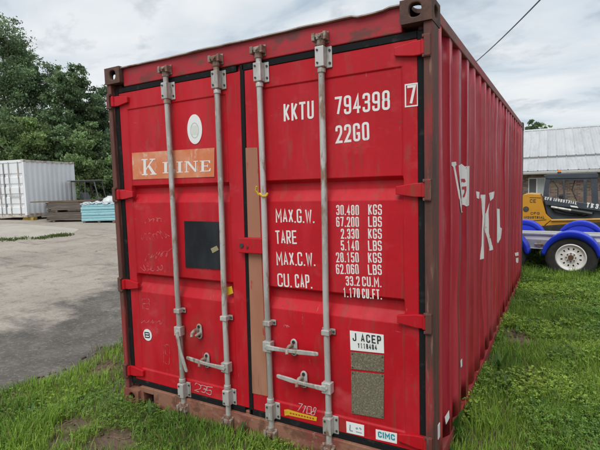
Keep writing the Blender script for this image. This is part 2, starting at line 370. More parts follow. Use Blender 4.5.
# asphalt: dusty pale surface, darker newer strip next to the grass, cracks
def asphalt_material():
    m = bpy.data.materials.new('asphalt'); m.use_nodes = True; t = m.node_tree; b = t.nodes['Principled BSDF']; L = t.links
    geo = t.nodes.new('ShaderNodeTexCoord')
    def nz(scale, detail=6, rgh=.6, st=(1, 1, 1)):
        mpn = t.nodes.new('ShaderNodeMapping'); mpn.inputs['Scale'].default_value = st; L.new(geo.outputs['Object'], mpn.inputs[0])
        n = t.nodes.new('ShaderNodeTexNoise'); n.inputs['Scale'].default_value = scale; n.inputs['Detail'].default_value = detail; n.inputs['Roughness'].default_value = rgh
        L.new(mpn.outputs[0], n.inputs['Vector']); return n.outputs['Fac']
    def rng(f, a, b_, c=0, d=1):
        r = t.nodes.new('ShaderNodeMapRange'); r.inputs['From Min'].default_value = a; r.inputs['From Max'].default_value = b_; r.inputs['To Min'].default_value = c; r.inputs['To Max'].default_value = d
        L.new(f, r.inputs['Value']); return r.outputs[0]
    def mixc(f, A, B):
        x = t.nodes.new('ShaderNodeMix'); x.data_type = 'RGBA'
        L.new(f, x.inputs['Factor'])
        for s_, v in (('A', A), ('B', B)):
            if isinstance(v, tuple): x.inputs[s_].default_value = (*v, 1)
            else: L.new(v, x.inputs[s_])
        return x.outputs['Result']
    def mth(op, a, b_):
        x = t.nodes.new('ShaderNodeMath'); x.operation = op
        for i, v in enumerate((a, b_)):
            if isinstance(v, (int, float)): x.inputs[i].default_value = v
            else: L.new(v, x.inputs[i])
        return x.outputs[0]
    sp = t.nodes.new('ShaderNodeSeparateXYZ'); L.new(geo.outputs['Object'], sp.inputs[0])
    # distance from the strip's outer border: line through (-2.5,.5) and (-3.6,3.2)
    s_ = mth('ADD', mth('MULTIPLY', sp.outputs['X'], .926), mth('MULTIPLY', sp.outputs['Y'], .377))
    s_ = mth('ADD', s_, mth('MULTIPLY', rng(nz(.9, 10, .72), .3, .7, -1, 1), .9))
    dark = rng(s_, -2.75, -2.0)
    pale = mixc(rng(nz(.35, 7, .65, (1, .5, 1)), .38, .62), (.32, .280, .235), (.45, .395, .335))
    pale = mixc(rng(nz(1.3, 8, .7, (.6, 1.6, 1)), .54, .66, 0, .75), pale, (.155, .145, .13))
    pale = mixc(rng(nz(.22, 6, .7, (1.6, .5, 1)), .56, .66, 0, .8), pale, (.215, .165, .12))
    drk = mixc(rng(nz(2.2, 7, .65), .4, .65), (.098, .090, .080), (.170, .155, .137))
    drk = mixc(rng(nz(.9, 8, .7), .60, .66, 0, .75), drk, (.25, .228, .20))
    c = mixc(dark, pale, drk)
    stones = nz(95, 4, .7); grit = nz(26, 5, .75); c = mixc(rng(grit, .53, .66, 0, .40), c, (.42, .39, .35)); c = mixc(rng(grit, .46, .34, 0, .50), c, (.08, .074, .066)); blot = nz(3.1, 8, .75); c = mixc(rng(blot, .55, .66, 0, .5), c, (.12, .11, .10))
    c = mixc(rng(stones, .60, .74, 0, .28), c, (.42, .40, .37)); c = mixc(rng(stones, .42, .30, 0, .5), c, (.05, .05, .05))
    vo = t.nodes.new('ShaderNodeTexVoronoi'); vo.feature = 'DISTANCE_TO_EDGE'; vo.inputs['Scale'].default_value = 1.15
    wv = t.nodes.new('ShaderNodeVectorMath'); wv.operation = 'ADD'; L.new(geo.outputs['Object'], wv.inputs[0])
    nn = t.nodes.new('ShaderNodeTexNoise'); nn.inputs['Scale'].default_value = 3; nn.inputs['Detail'].default_value = 6; L.new(geo.outputs['Object'], nn.inputs['Vector'])
    ns = t.nodes.new('ShaderNodeVectorMath'); ns.operation = 'SCALE'; ns.inputs['Scale'].default_value = .5; L.new(nn.outputs['Color'], ns.inputs[0]); L.new(ns.outputs[0], wv.inputs[1]); L.new(wv.outputs[0], vo.inputs['Vector'])
    crack = mth('MULTIPLY', rng(vo.outputs['Distance'], .014, .003), rng(nz(.6), .58, .64))
    c = mixc(mth('MULTIPLY', crack, .85), c, (.03, .028, .026))
    L.new(c, b.inputs['Base Color']); b.inputs['Roughness'].default_value = .9; b.inputs['Specular IOR Level'].default_value = .3
    bn = t.nodes.new('ShaderNodeBump'); bn.inputs['Strength'].default_value = .7; bn.inputs['Distance'].default_value = .006
    L.new(mth('SUBTRACT', stones, mth('MULTIPLY', crack, 1.2)), bn.inputs['Height'])
    b2 = t.nodes.new('ShaderNodeBump'); b2.inputs['Strength'].default_value = .5; b2.inputs['Distance'].default_value = .05; L.new(nz(1.6, 5), b2.inputs['Height']); L.new(bn.outputs[0], b2.inputs['Normal'])
    L.new(b2.outputs[0], b.inputs['Normal'])
    return m
ys = axis(-25, 60, -4, 8, .08); ts = np.concatenate([np.linspace(0, 1.2, 12), axis(0, 60, 1.3, 14, .2)[1:]]); ts = np.unique(ts[ts >= 0])
T, Y = np.meshgrid(ts, ys, indexing='ij'); Xa = edge_x(Y) - T
Za = ground_z(Xa, Y) + .004 - .012 * np.exp(-T * 9) + .006 * np.sin(Xa * 1.3 + Y * .7) * smooth(.3, 1.5, T)
nyy = len(ys)
me = bpy.data.meshes.new('asphalt_yard'); me.from_pydata(np.stack([Xa, Y, Za], -1).reshape(-1, 3).tolist(), [], [(i * nyy + j, i * nyy + j + 1, (i + 1) * nyy + j + 1, (i + 1) * nyy + j) for i in range(len(ts) - 1) for j in range(nyy - 1)])
me.materials.append(asphalt_material())
for p_ in me.polygons: p_.use_smooth = True
o = bpy.data.objects.new('asphalt_yard', me); COL.objects.link(o); o['kind'] = 'structure'

# pale gravel apron in front of the far container
m_gravel = mat('pale_gravel', (.46, .42, .36), .95, layers=[((.34, .30, .25), 1.2, .45, .65, (1, 1, 1), .7), ((.55, .51, .45), 30, .5, .7, (1, 1, 1), .6), ((.22, .19, .15), 60, .6, .7, (1, 1, 1), .6)], bump=[(40, .8, .02)])
mb = MB(); rows = []
for i in range(41):
    t = i / 40; un = -70 + 146 * t; vn = 246 - 10.5 * t - 3 * max(0, t - .85) / .15; vf = 224 + 5 * max(0, t - .6) / .4
    q = on_ground(un, vn + .8 * math.sin(i * .9) + .5 * math.sin(i * 2.3)); qf = on_ground(un + 4, vf)
    row = []
    for k in range(7):
        s_ = k / 6; p_ = q * (1 - s_) + qf * s_
        row.append((p_[0], p_[1], float(ground_z(p_[0], p_[1])) + .008 + .05 * math.sin(math.pi * s_) * min(1, (1 - t) * 5)))
    rows.append(row)
for i in range(40):
    for k in range(6): mb.flat([rows[i][k], rows[i][k + 1], rows[i + 1][k + 1], rows[i + 1][k]])
o = mb.obj('gravel_apron', m_gravel, smooth=True); o['kind'] = 'structure'
APRON_EDGE = [r[0] for r in rows]

# ================================================================== RED CONTAINER
W, H, LEN = 2.438, 2.591, 6.058
C0 = thing('shipping_container', 'red corrugated steel shipping container with white lettering on its closed doors', 'container')
YD = .045                                     # outer face of the door leaves
# corner castings
def casting(x0, y0, z0, sx, sy, sz):
    """x0,y0,z0: outer corner; s*: direction into the container"""
    a, b, c = .162, .178, .118; t = .026
    X = lambda i: x0 + sx * i; Yf = lambda i: y0 + sy * i; Zf = lambda i: z0 + sz * i
    mb = MB()
    mb.holed((X(0), Yf(0), Zf(0)), (sx, 0, 0), (0, 0, sz), (0, -sy, 0), a, c, .032, .034, t, cu=.085, cv=.056)      # end face
    mb.holed((X(0), Yf(0), Zf(0)), (0, sy, 0), (0, 0, sz), (-sx, 0, 0), b, c, .038, .030, t, cu=.095, cv=.056)      # side face
    mb.holed((X(0), Yf(0), Zf(0)), (sx, 0, 0), (0, sy, 0), (0, 0, -sz), a, b, .031, .058, t, cu=.09, cv=.095)       # top or bottom face
    mb.flat([(X(a), Yf(0), Zf(0)), (X(a), Yf(b), Zf(0)), (X(a), Yf(b), Zf(c)), (X(a), Yf(0), Zf(c))])
    mb.flat([(X(0), Yf(b), Zf(0)), (X(a), Yf(b), Zf(0)), (X(a), Yf(b), Zf(c)), (X(0), Yf(b), Zf(c))])
    mb.flat([(X(0), Yf(0), Zf(c)), (X(a), Yf(0), Zf(c)), (X(a), Yf(b), Zf(c)), (X(0), Yf(b), Zf(c))])
    o = bpy.data.objects.new('corner_casting', mb.mesh('corner_casting', m_cast)); COL.objects.link(o); o.parent = C0
    bm = bmesh.new(); bm.from_mesh(o.data); bmesh.ops.remove_doubles(bm, verts=bm.verts, dist=.0002); bmesh.ops.recalc_face_normals(bm, faces=bm.faces); bm.to_mesh(o.data); bm.free()
    if z0 == 0 and y0 == 0: o.data.materials[0] = m_sill
    b_ = o.modifiers.new('bevel', 'BEVEL'); b_.width = .007; b_.segments = 2; b_.limit_method = 'ANGLE'; b_.angle_limit = math.radians(50)
for x0, sx in ((0, 1), (W, -1)):
    for y0, sy in ((0, 1), (LEN, -1)):
        for z0, sz in ((0, 1), (H, -1)): casting(x0, y0, z0, sx, sy, sz)
ZB, ZT = .118, H - .118
# corner posts (door end: front flange and side flange)
posts = []
for s_, x0 in ((1, 0), (-1, W)):
    mb = MB()
    prof = [(x0 + s_ * .002, .012), (x0 + s_ * .046, .012), (x0 + s_ * .046, .075), (x0 + s_ * .09, .075), (x0 + s_ * .09, .150), (x0 + s_ * .002, .150)]
    mb.prism(prof, 'z', ZB - .001, ZT + .001); posts.append(mb.obj('corner_post', m_post, C0, bevel=.006))
    mb = MB(); mb.box(min(x0 + s_ * .004, x0 + s_ * .10), max(x0 + s_ * .004, x0 + s_ * .10), LEN - .14, LEN - .006, ZB, ZT); mb.obj('corner_post', m_post, C0, bevel=.01)
# rear header, sagging roof lip, sill
mb = MB(); mb.box(.162, W - .162, .035, .12, 2.446, 2.575); mb.box(.1, W - .1, .062, .16, 2.40, 2.4455)
hdr = mb.obj('door_header', m_header, C0, bevel=.006)
mb = MB(); n = 60
for i in range(n):
    def lip(k):
        x = .150 + (W - .300) * k / n; sag = .002 * math.sin(k * .33) + .0015 * math.sin(k * .9) + (-.012 if 52 < k < 58 else 0)
        return x, 2.582 + sag * .8, .014 + .003 * math.sin(k * .21)
    (xa, za_, ya), (xb, zb_, yb) = lip(i), lip(i + 1)
    mb.flat([(xa, ya, za_), (xb, yb, zb_), (xb, .2, 2.582), (xa, .2, 2.582)])
    mb.flat([(xa, ya, za_ - .007), (xb, yb, zb_ - .007), (xb, yb, zb_), (xa, ya, za_)])
    mb.flat([(xa, .2, 2.5755), (xb, .2, 2.5755), (xb, yb, zb_ - .007), (xa, ya, za_ - .007)])
mb.obj('roof_lip', m_roofedge, C0)
mb = MB(); nl, nr = .20, .31
mb.box(.162, nl, .02, .16, .012, .1495); mb.box(nl, nr, .02, .16, .108, .1495); mb.box(nr, W - nr, .02, .16, .012, .1495); mb.box(W - nr, W - nl, .02, .16, .108, .1495); mb.box(W - nl, W - .162, .02, .16, .012, .1495)
mb.box(.10, W - .10, .05, .15, .1495, .166)
sill = mb.obj('door_sill', m_sill, C0, bevel=.004)
for xa, xb in ((nl - .02, nr + .02), (W - nr - .02, W - nl + .02)):
    mb = MB(); mb.box(xa, xb, .10, .16, .012, .107); mb.obj('sill_pocket', m_dark, C0)
# rails
for s_, x0 in ((1, 0), (-1, W)):
    X = lambda a, b: (min(x0 + s_ * a, x0 + s_ * b), max(x0 + s_ * a, x0 + s_ * b))
    mb = MB(); mb.box(*X(.006, .066), .178, LEN - .178, 2.505, 2.568); mb.obj('top_side_rail', m_rail, C0, bevel=.006)
    mb = MB(); mb.box(*X(.008, .012), .178, LEN - .178, .017, .105); mb.box(*X(.012, .06), .178, LEN - .178, .017, .023); mb.box(*X(.012, .05), .178, LEN - .178, .096, .105); mb.obj('bottom_side_rail', m_brail, C0)
# corrugated walls
PITCH, CD = .2785, .036
def corr_breaks(L0, L1, first):
    """(position, inset) list of a trapezoidal profile"""
    out_ = [(L0, 0.)]; c = first
    while c + .21 < L1:
        out_ += [(c, 0.), (c + .068, CD), (c + .138, CD), (c + .206, 0.)]; c += PITCH
    out_.append((L1, 0.)); return out_
BR = corr_breaks(.150, LEN - .14, .258)
walls = []
for s_, x0 in ((1, 0), (-1, W)):
    mb = MB()
    zs = [.102, 2.510]
    for (ya, ia), (yb, ib) in zip(BR, BR[1:]):
        mb.flat([(x0 + s_ * (.012 + ia), ya, zs[0]), (x0 + s_ * (.012 + ib), yb, zs[0]), (x0 + s_ * (.012 + ib), yb, zs[1]), (x0 + s_ * (.012 + ia), ya, zs[1])])
    o = mb.obj('side_wall', m_side, C0)
    bm = bmesh.new(); bm.from_mesh(o.data); bmesh.ops.remove_doubles(bm, verts=bm.verts, dist=.0005)
    ed = [e_ for e_ in bm.edges if abs(e_.verts[0].co.z - e_.verts[1].co.z) > 1 and len(e_.link_faces) == 2 and e_.calc_face_angle(0) > .2]
    bmesh.ops.bevel(bm, geom=ed, offset=.012, segments=3, affect='EDGES', profile=.5)
    bmesh.ops.subdivide_edges(bm, edges=[e_ for e_ in bm.edges if abs(e_.verts[0].co.z - e_.verts[1].co.z) > 1], cuts=14, use_grid_fill=True)
    for v in bm.verts:
        v.co.x -= sum(dd * math.exp(-((v.co.y - dy_) ** 2 + (v.co.z - dz_) ** 2) / rr_ ** 2) for dy_, dz_, rr_, dd in ((1.9, .7, .22, .02), (3.4, 1.9, .3, .015), (.8, .9, .2, .012), (4.6, .9, .3, .02), (2.6, 2.1, .2, .012)))
        v.co.x += .006 * math.sin(v.co.y * 2.1 + v.co.z * 1.3 + x0) * math.sin(v.co.z * 2.7 + v.co.y) * math.sin(math.pi * (v.co.z - .102) / 2.408)
    bm.to_mesh(o.data); bm.free()
    for p_ in o.data.polygons: p_.use_smooth = True
    sm = o.modifiers.new('thickness', 'SOLIDIFY'); sm.thickness = .002
    walls.append(o)
mb = MB(); BE = corr_breaks(.09, W - .09, .14)
for (xa, ia), (xb, ib) in zip(BE, BE[1:]):
    mb.flat([(xa, LEN - .012 - ia, .15), (xb, LEN - .012 - ib, .15), (xb, LEN - .012 - ib, 2.51), (xa, LEN - .012 - ia, 2.51)])
mb.obj('end_wall', m_side, C0)
mb = MB(); mb.box(.162, W - .162, LEN - .08, LEN - .01, 2.51, 2.57); mb.obj('end_rail', m_rail, C0); mb = MB(); mb.box(.162, W - .162, LEN - .1, LEN - .01, .012, .15); mb.obj('end_rail', m_rail, C0)
mb = MB(); yq = np.arange(.2, LEN - .17, .0525)
for i in range(len(yq) - 1):
    za_, zb_ = 2.572 - (.02 if (i // 2) % 2 else 0), 2.572 - (.02 if ((i + 1) // 2) % 2 else 0)
    mb.flat([(.06, yq[i], za_), (W - .06, yq[i], za_), (W - .06, yq[i + 1], zb_), (.06, yq[i + 1], zb_)])
mb.obj('roof', m_side, C0)
mb = MB(); mb.box(.06, W - .06, .12, LEN - .1, .10, .16); mb.obj('floor', m_dark, C0)

# --- doors
DZ0, DZ1 = .190, 2.405
GROOVES = [(1.712, 1.690, 1.645, 1.582), (1.042, 1.020, .965, .900)]
def leaf(name, xl, xr, pl_, pr_):
    """xl, xr: (bottom, top) x of the leaf's edges; pl_, pr_: panel limits"""
    zr = [(DZ0, 0), (.282, 0), (.292, .007)]
    for gq in reversed(GROOVES): zr += [(gq[3], .007), (gq[2], .046), (gq[1], .046), (gq[0], .007)]
    zr += [(2.274, .007), (2.280, 0), (DZ1, 0)]
    zf = []
    for (za_, da), (zb_, db) in zip(zr, zr[1:]):
        k = max(1, int((zb_ - za_) / .09))
        for j in range(k): zf.append((za_ + (zb_ - za_) * j / k, da + (db - da) * j / k))
    zf.append(zr[-1])
    xc = [None, pl_, pl_ + .010] + [pl_ + (pr_ - pl_) * i / 12 for i in range(1, 12)] + [pr_ - .010, pr_, None]
    mb = MB(); n_ = len(xc); vs = []
    for z, d in zf:
        t = (z - DZ0) / (DZ1 - DZ0); a = xl[0] + (xl[1] - xl[0]) * t; b = xr[0] + (xr[1] - xr[0]) * t
        for k, x in enumerate(xc):
            xx = a if k == 0 else b if k == n_ - 1 else x
            inn = 1 < k < n_ - 2
            wob = panel_wave(xx, z) if inn else 0
            vs.append((xx, YD + (d if inn else 0) + wob, z))
    fs = [(r * n_ + k, r * n_ + k + 1, (r + 1) * n_ + k + 1, (r + 1) * n_ + k) for r in range(len(zf) - 1) for k in range(n_ - 1)]
    R_ = len(zf); base = len(vs)
    loop = [k for k in range(n_)] + [r * n_ + n_ - 1 for r in range(1, R_)] + [(R_ - 1) * n_ + k for k in range(n_ - 2, -1, -1)] + [r * n_ for r in range(R_ - 2, 0, -1)]
    vs += [(vs[k][0], YD + .055, vs[k][2]) for k in loop]; m_ = len(loop)
    fs += [(loop[i], loop[(i + 1) % m_], base + (i + 1) % m_, base + i) for i in range(m_)] + [tuple(base + i for i in range(m_))]
    mb.add(vs, fs)
    o = mb.obj(name, m_red, C0, smooth=True); o.data.set_sharp_from_angle(angle=math.radians(14))
    b = o.modifiers.new('bevel', 'BEVEL'); b.width = .004; b.segments = 2; b.limit_method = 'ANGLE'; b.angle_limit = math.radians(20)
    return o
GC = lambda z: (1.196 + .030 * (z / 2.4))           # centre gap, leaning a little
dl = leaf('door', (.090, .090), (GC(DZ0), GC(DZ1)), .17, 1.105)
dr = leaf('door', (GC(DZ0) + .034, GC(DZ1) + .034), (2.352, 2.352), 1.375, 2.275)
def gasket(parts, parent):
    mb = MB()
    for q in parts: mb.prism(q, 'y', YD - .004, YD + .05)
    return mb.obj('gasket', m_rubber, parent, bevel=.003)
Z0g, Z1g = .150, 2.445
gasket([[(.047, Z0g), (.0885, Z0g), (.0885, Z1g), (.047, Z1g)], [(.090, DZ1 + .0015), (1.20, DZ1 + .0015), (1.20, Z1g - .001), (.090, Z1g - .001)], [(.090, .150), (1.165, .150), (1.165, DZ0 - .0015), (.090, DZ0 - .0015)],
        [(GC(DZ0) + .0015, .151), (GC(DZ0) + .0325, .151), (GC(DZ1) + .0325, Z1g - .002), (GC(DZ1) + .0015, Z1g - .002)]], dl)
gasket([[(2.3535, Z0g), (2.391, Z0g), (2.391, Z1g), (2.3535, Z1g)], [(1.245, DZ1 + .0015), (2.352, DZ1 + .0015), (2.352, Z1g - .001), (1.245, Z1g - .001)], [(1.21, .150), (2.352, .150), (2.352, DZ0 - .0015), (1.21, DZ0 - .0015)]], dr)
# tan strip down the right leaf's inner edge
mb = MB(); q = [D(244.8, 148), D(257.6, 147.5), D(263.5, 300), D(268, 396), D(252.8, 393), D(249, 300)]
mb.prism(q, 'y', YD - .0035, YD - .0002); mb.obj('tan_painted_strip', m_tan, dr)
# hinges: tapered blade + knuckle; lug on the post
def hinge(parent, post, side, z):
    s_ = 1 if side < 0 else -1; x0 = 0 if side < 0 else W
    X = lambda a: x0 + s_ * a
    mb = MB()
    poly = [(X(.046), z + .037), (X(.098), z + .037), (X(.202), z + .021), (X(.202), z - .021), (X(.098), z - .037), (X(.046), z - .037)]
    mb.prism(poly, 'y', .022, YD - .0005)
    mb.cyl((X(.047), .022, z - .038), (X(.047), .022, z + .038), .016, 12)
    mb.obj('hinge', m_red, parent, bevel=.004)
    mb = MB(); a, b = sorted((X(.008), X(.040)))
    mb.box(a, b, -.006, .0118, z - .052, z + .052); mb.box(min(X(.008), X(.050)), max(X(.008), X(.050)), -.003, .0118, z + .0405, z + .056); mb.box(min(X(.008), X(.050)), max(X(.008), X(.050)), -.003, .0118, z - .056, z - .0405)
    mb.obj('hinge_lug', m_post, post, bevel=.003)
for u, v in ((117, 101), (123, 194.5), (127, 284.6), (133.5, 371.6)): hinge(dl, posts[0], -1, D(u, v, .02)[1])
for u, v in ((415, 48), (418, 190), (420, 322), (422, 444)): hinge(dr, posts[1], 1, D(u, v, .02)[1])

# locking rods and fittings
RY = .016
RODS = [((165.2, 66.6), (183.8, 406.7), dl, (310, 389)), ((216, 55.5), (228.4, 415), dl, (317, 396)), ((258.3, 48), (271.7, 433), dr, (322, 410)), ((320.7, 32.7), (329, 446.7), dr, (331, 424))]
RODX = []
def bolt(mb, x, z, y, r=.007): mb.cyl((x, y, z), (x, y - .006, z), r, 8)
m_bolt = mat('dark_bolt', (.05, .04, .035), .7)
for (ta, tb, par, (vg, vb)) in RODS:
    xt, zt = D(*ta, RY); xb, zb = D(*tb, RY); zt = 2.505; zb = .055
    f = lambda z, xt=xt, xb=xb: xb + (xt - xb) * (z - .055) / 2.45
    RODX.append(f)
    mb = MB(); P = [(f(z) + .0015 * math.sin(z * 5), RY + .001 * math.sin(z * 4), z) for z in np.linspace(zb, zt, 20)]; mb.tube(P, .0185, 14)
    mb.obj('locking_rod', m_galv, par, smooth=True)
    # top and bottom cams with keepers
    for z, sgn in ((2.495, 1), (.078, -1)):
        mb = MB(); x = f(z)
        mb.cyl((x, RY, z - .045 * sgn), (x, RY, z + .012 * sgn), .025, 12)
        mb.box(x - .018, x + .020, RY - .030, RY + .012, z - .012, z + .020)
        mb.box(x - .038, x - .010, RY - .026, RY - .004, z + .002, z + .020)
        mb.cyl((x + .008, RY - .03, z + .004), (x + .008, RY - .044, z + .004), .012, 8)
        mb.obj('rod_cam', m_galvr, par, bevel=.004)
        mb = MB(); yb_ = .0348 if sgn > 0 else .0198
        mb.box(x - .045, x - .026, -.016, yb_, z - .018, z + .026); mb.box(x + .026, x + .044, -.016, yb_, z - .018, z + .026); mb.box(x - .045, x + .044, yb_ - .006, yb_ - .0004, z - .03, z + .036)
        mb.obj('cam_keeper', m_galvr if sgn > 0 else m_galvr, hdr if sgn > 0 else sill, bevel=.004)
    # bearing brackets
    zt_b = D(f(2.30) * 0 + ta[0] + 1.5, ta[1] + 25, .03)[1]; zb_b = D(tb[0], vb, .03)[1]; zg = D(tb[0] - 4, vg, .03)[1]
    for zc, hh, big in ((zt_b, .060, 1), (zb_b, .056, 1), (zg, .018, 0)):
        mb = MB(); x = f(zc)
        if big:
            mb.box(x - .030, x + .056, YD - .009, YD - .0006, zc - hh, zc + hh)
            mb.box(x - .028, x + .026, -.010, YD - .009, zc - hh + .004, zc + hh - .004)
        else:
            mb.box(x - .042, x + .046, YD - .008, YD - .0006, zc - hh, zc + hh); mb.box(x - .026, x + .026, -.009, YD - .008, zc - hh + .002, zc + hh - .002)
        o = mb.obj('rod_bracket', m_galv, par, bevel=.006)
        for bx_, bz_, by_, br_ in ([(x + .044, zc - .035, YD - .009, .007), (x + .044, zc + .035, YD - .009, .007), (x - .012, zc - .035, -.010, .006), (x - .012, zc + .035, -.010, .006)] if big else [(x + .036, zc, YD - .008, .007), (x - .034, zc, YD - .008, .007)]):
            mb = MB(); bolt(mb, bx_, bz_, by_, br_); mb.obj('bracket_bolt', m_bolt, par)
    # collars above and below the brackets
    for z in (zt_b - .075, zb_b + .075):
        mb = MB(); mb.cyl((f(z), RY, z - .012), (f(z), RY, z + .012), .0235, 14); mb.obj('rod_collar', m_galv, par, bevel=.003)
# handles
def handle(par, f, hub_v, hub_u, tip, hang=False):
    x0, z0 = D(hub_u, hub_v, RY); x0 = f(z0); x1, z1 = D(*tip, 0.)
    mb = MB(); mb.box(x0 - .030, x0 + .030, RY - .026, RY + .022, z0 - .033, z0 + .033); bolt(mb, x0, z0, RY - .026, .011)
    mb.obj('handle_hub', m_galv, par, bevel=.006)
    a = Vector((x0, RY - .022, z0)); b = Vector((x1, RY - .012, z1)); d = (b - a).normalized(); n_ = Vector((-d.z, 0, d.x))
    mb = MB()
    prof = [(0, .017), (.18, .014), (.42, .011), (.58, .012), (.66, .015), (.95, .013), (1, .009)]
    up = [a.lerp(b, t) + n_ * h_ + Vector((0, -.010 * math.sin(t * 3.1), 0)) for t, h_ in prof]; dn = [a.lerp(b, t) - n_ * h_ + Vector((0, -.010 * math.sin(t * 3.1), 0)) for t, h_ in prof]
    k = len(up); th = Vector((0, -.012, 0))
    vs = up + dn + [q + th for q in up] + [q + th for q in dn]
    fs = []
    for i in range(k - 1):
        fs += [(i, i + 1, k + i + 1, k + i), (2 * k + i, 3 * k + i, 3 * k + i + 1, 2 * k + i + 1), (i, 2 * k + i, 2 * k + i + 1, i + 1), (k + i, k + i + 1, 3 * k + i + 1, 3 * k + i)]
    fs += [(0, k, 3 * k, 2 * k), (k - 1, 3 * k - 1, 4 * k - 1, 2 * k - 1)]
    mb.add(vs, fs); mb.obj('door_handle', m_galv, par, bevel=.004)
def retainer(par, u, v, hook=True):
    x, z = D(u, v, YD)
    mb = MB(); poly = [(x + .024 * math.cos(t) * (1 if abs(math.sin(t)) < .99 else 1), z + .045 * (1 if math.sin(t) > 0 else -1) * (.55) + .03 * math.sin(t)) for t in np.linspace(0, 2 * math.pi, 25)[:-1]]
    mb.prism(poly, 'y', YD - .010, YD - .0006)
    ho = mb.obj('handle_retainer', m_galv, par, bevel=.003)
    for dz_ in (.034, -.034):
        mb = MB(); bolt(mb, x, z + dz_, YD - .0085, .011); mb.obj('retainer_hole', m_dark, par)
    mb = MB(); mb.tube([(x - .010, YD - .012, z + .014), (x - .016, YD - .04, z + .012), (x - .02, YD - .062, z - .004), (x - .012, YD - .074, z - .026)], [.013, .012, .012, .010], 8)
    mb.tube([(x + .012, YD - .012, z - .012), (x + .014, YD - .035, z - .014), (x + .004, YD - .055, z - .022)], [.012, .011, .010], 8)
    mb.obj('retainer_catch', m_galvr, par, smooth=True)
handle(dl, RODX[1], 366, 223, (187, 357.5)); handle(dl, RODX[0], 331, 182, (187, 372))
handle(dr, RODX[2], 346.5, 272, (318.5, 354)); handle(dr, RODX[3], 386, 322, (277, 375.5))
retainer(dl, 200, 331); retainer(dl, 207.5, 360); retainer(dr, 294.5, 347); retainer(dr, 304.5, 379)

# --- markings on the doors
def decal(pts, m, par, name, lift=.0015, y=YD, th=.0008):
    mb = MB(); mb.prism([D(u, v, y) for u, v in pts], 'y', y - lift - th, y - lift); return mb.obj(name, m, par)
PY = YD + .007                                # surface of the pressed panels
TW = .0135
door_text('KKTU', 284, 121.5, 314, 118.5, .103, TW, dr, m_white, 'container_code', PY, .0006, gap=.012)
door_text('794398', 335, 115.5, 390, 109.5, .103, TW, dr, m_white, 'serial_number', PY, .0006, gap=.012)
door_text('22G0', 336, 143.5, 369.5, 140, .100, TW, dr, m_white, 'size_code', PY, .0006, gap=.012)
mb = MB(); (xa, za_), (xb, zb_) = D(405, 107.5), D(418.3, 82.5); fr = .007
for q in ((xa, xb, za_, za_ + fr), (xa, xb, zb_ - fr, zb_), (xa, xa + fr, za_ + fr, zb_ - fr), (xb - fr, xb, za_ + fr, zb_ - fr)): mb.box(q[0], q[1], YD - .0022, YD - .0012, q[2], q[3])
mb.obj('check_digit_frame', m_white, dr)
door_text('7', 407.4, 105.2, 416.2, 104.2, .100, .0135, dr, m_white, 'check_digit')
for txt, u0, v0, u1, v1 in (('MAX.G.W.', 276, 222.5, 314.5, 223), ('TARE', 276, 243.8, 297, 244), ('MAX.C.W.', 277, 265.2, 315.5, 266), ('CU.', 278, 286.3, 292, 287.3), ('CAP.', 295.5, 287.5, 312.5, 288.5)):
    door_text(txt, u0, v0, u1, v1, .084, .0095, dr, m_white, 'weight_heading', PY, .0006, gap=.008)
RT = [('30.480', 'KGS', 215, 215), ('67.200', 'LBS', 226.8, 227), ('2.330', 'KGS', 238.7, 239), ('5.140', 'LBS', 250.4, 251), ('28.150', 'KGS', 262.3, 263), ('62.060', 'LBS', 274, 275)]
for a, b, v0, v1 in RT:
    ua = {5: 341, 6: 336.3}[len(a)]
    door_text(a, ua, v0, 359, v0 + .2, .058, .0072, dr, m_white, 'weight_value', PY, .0006, gap=.006); door_text(b, 368.3, v1 - .2, 382, v1 - .1, .058, .0072, dr, m_white, 'weight_unit', PY, .0006, gap=.006)
door_text('33.2', 346, 285.6, 360, 286, .056, .0072, dr, m_white, 'volume_value', PY, .0006, gap=.006); door_text('CU.M.', 362.3, 286.2, 381.5, 287.2, .056, .0072, dr, m_white, 'volume_unit', PY, .0006, gap=.006)
door_text('1.170', 343.5, 297, 360, 298, .056, .0072, dr, m_white, 'volume_value', PY, .0006, gap=.006); door_text('CU.FT.', 362.3, 298.2, 382, 299.4, .056, .0072, dr, m_white, 'volume_unit', PY, .0006, gap=.006)
# left door: oval, banner, charcoal panel, badge
mb = MB(); ox, oz = D(195, 129.3, PY); mb.prism([(ox + .066 * math.cos(t), oz + .100 * math.sin(t)) for t in np.linspace(0, 2 * math.pi, 37)[:-1]], 'y', PY - .0040, PY - .0025)
ov = mb.obj('oval_sticker', m_sticker, dl)
mb = MB(); ring = [(ox + .036 * math.cos(t), oz - .008 + .050 * math.sin(t)) for t in np.linspace(0, 2 * math.pi, 25)]
for quad in stroke(ring, .0035): mb.flat([(q.x, PY - .0044, q.y) for q in quad])
for i in range(5):
    for quad in stroke([(ox - .022 + .011 * i, oz - .04), (ox - .022 + .011 * i, oz + .025)], .0018): mb.flat([(q.x, PY - .0047, q.y) for q in quad])
mb.obj('oval_emblem', mat('pale_green_ink', (.52, .58, .50), .6), ov)
ban = decal([(132.2, 153), (214.8, 147.8), (214.6, 176.8), (133.4, 179.6)], m_orange, dl, 'line_banner', .0025, PY)
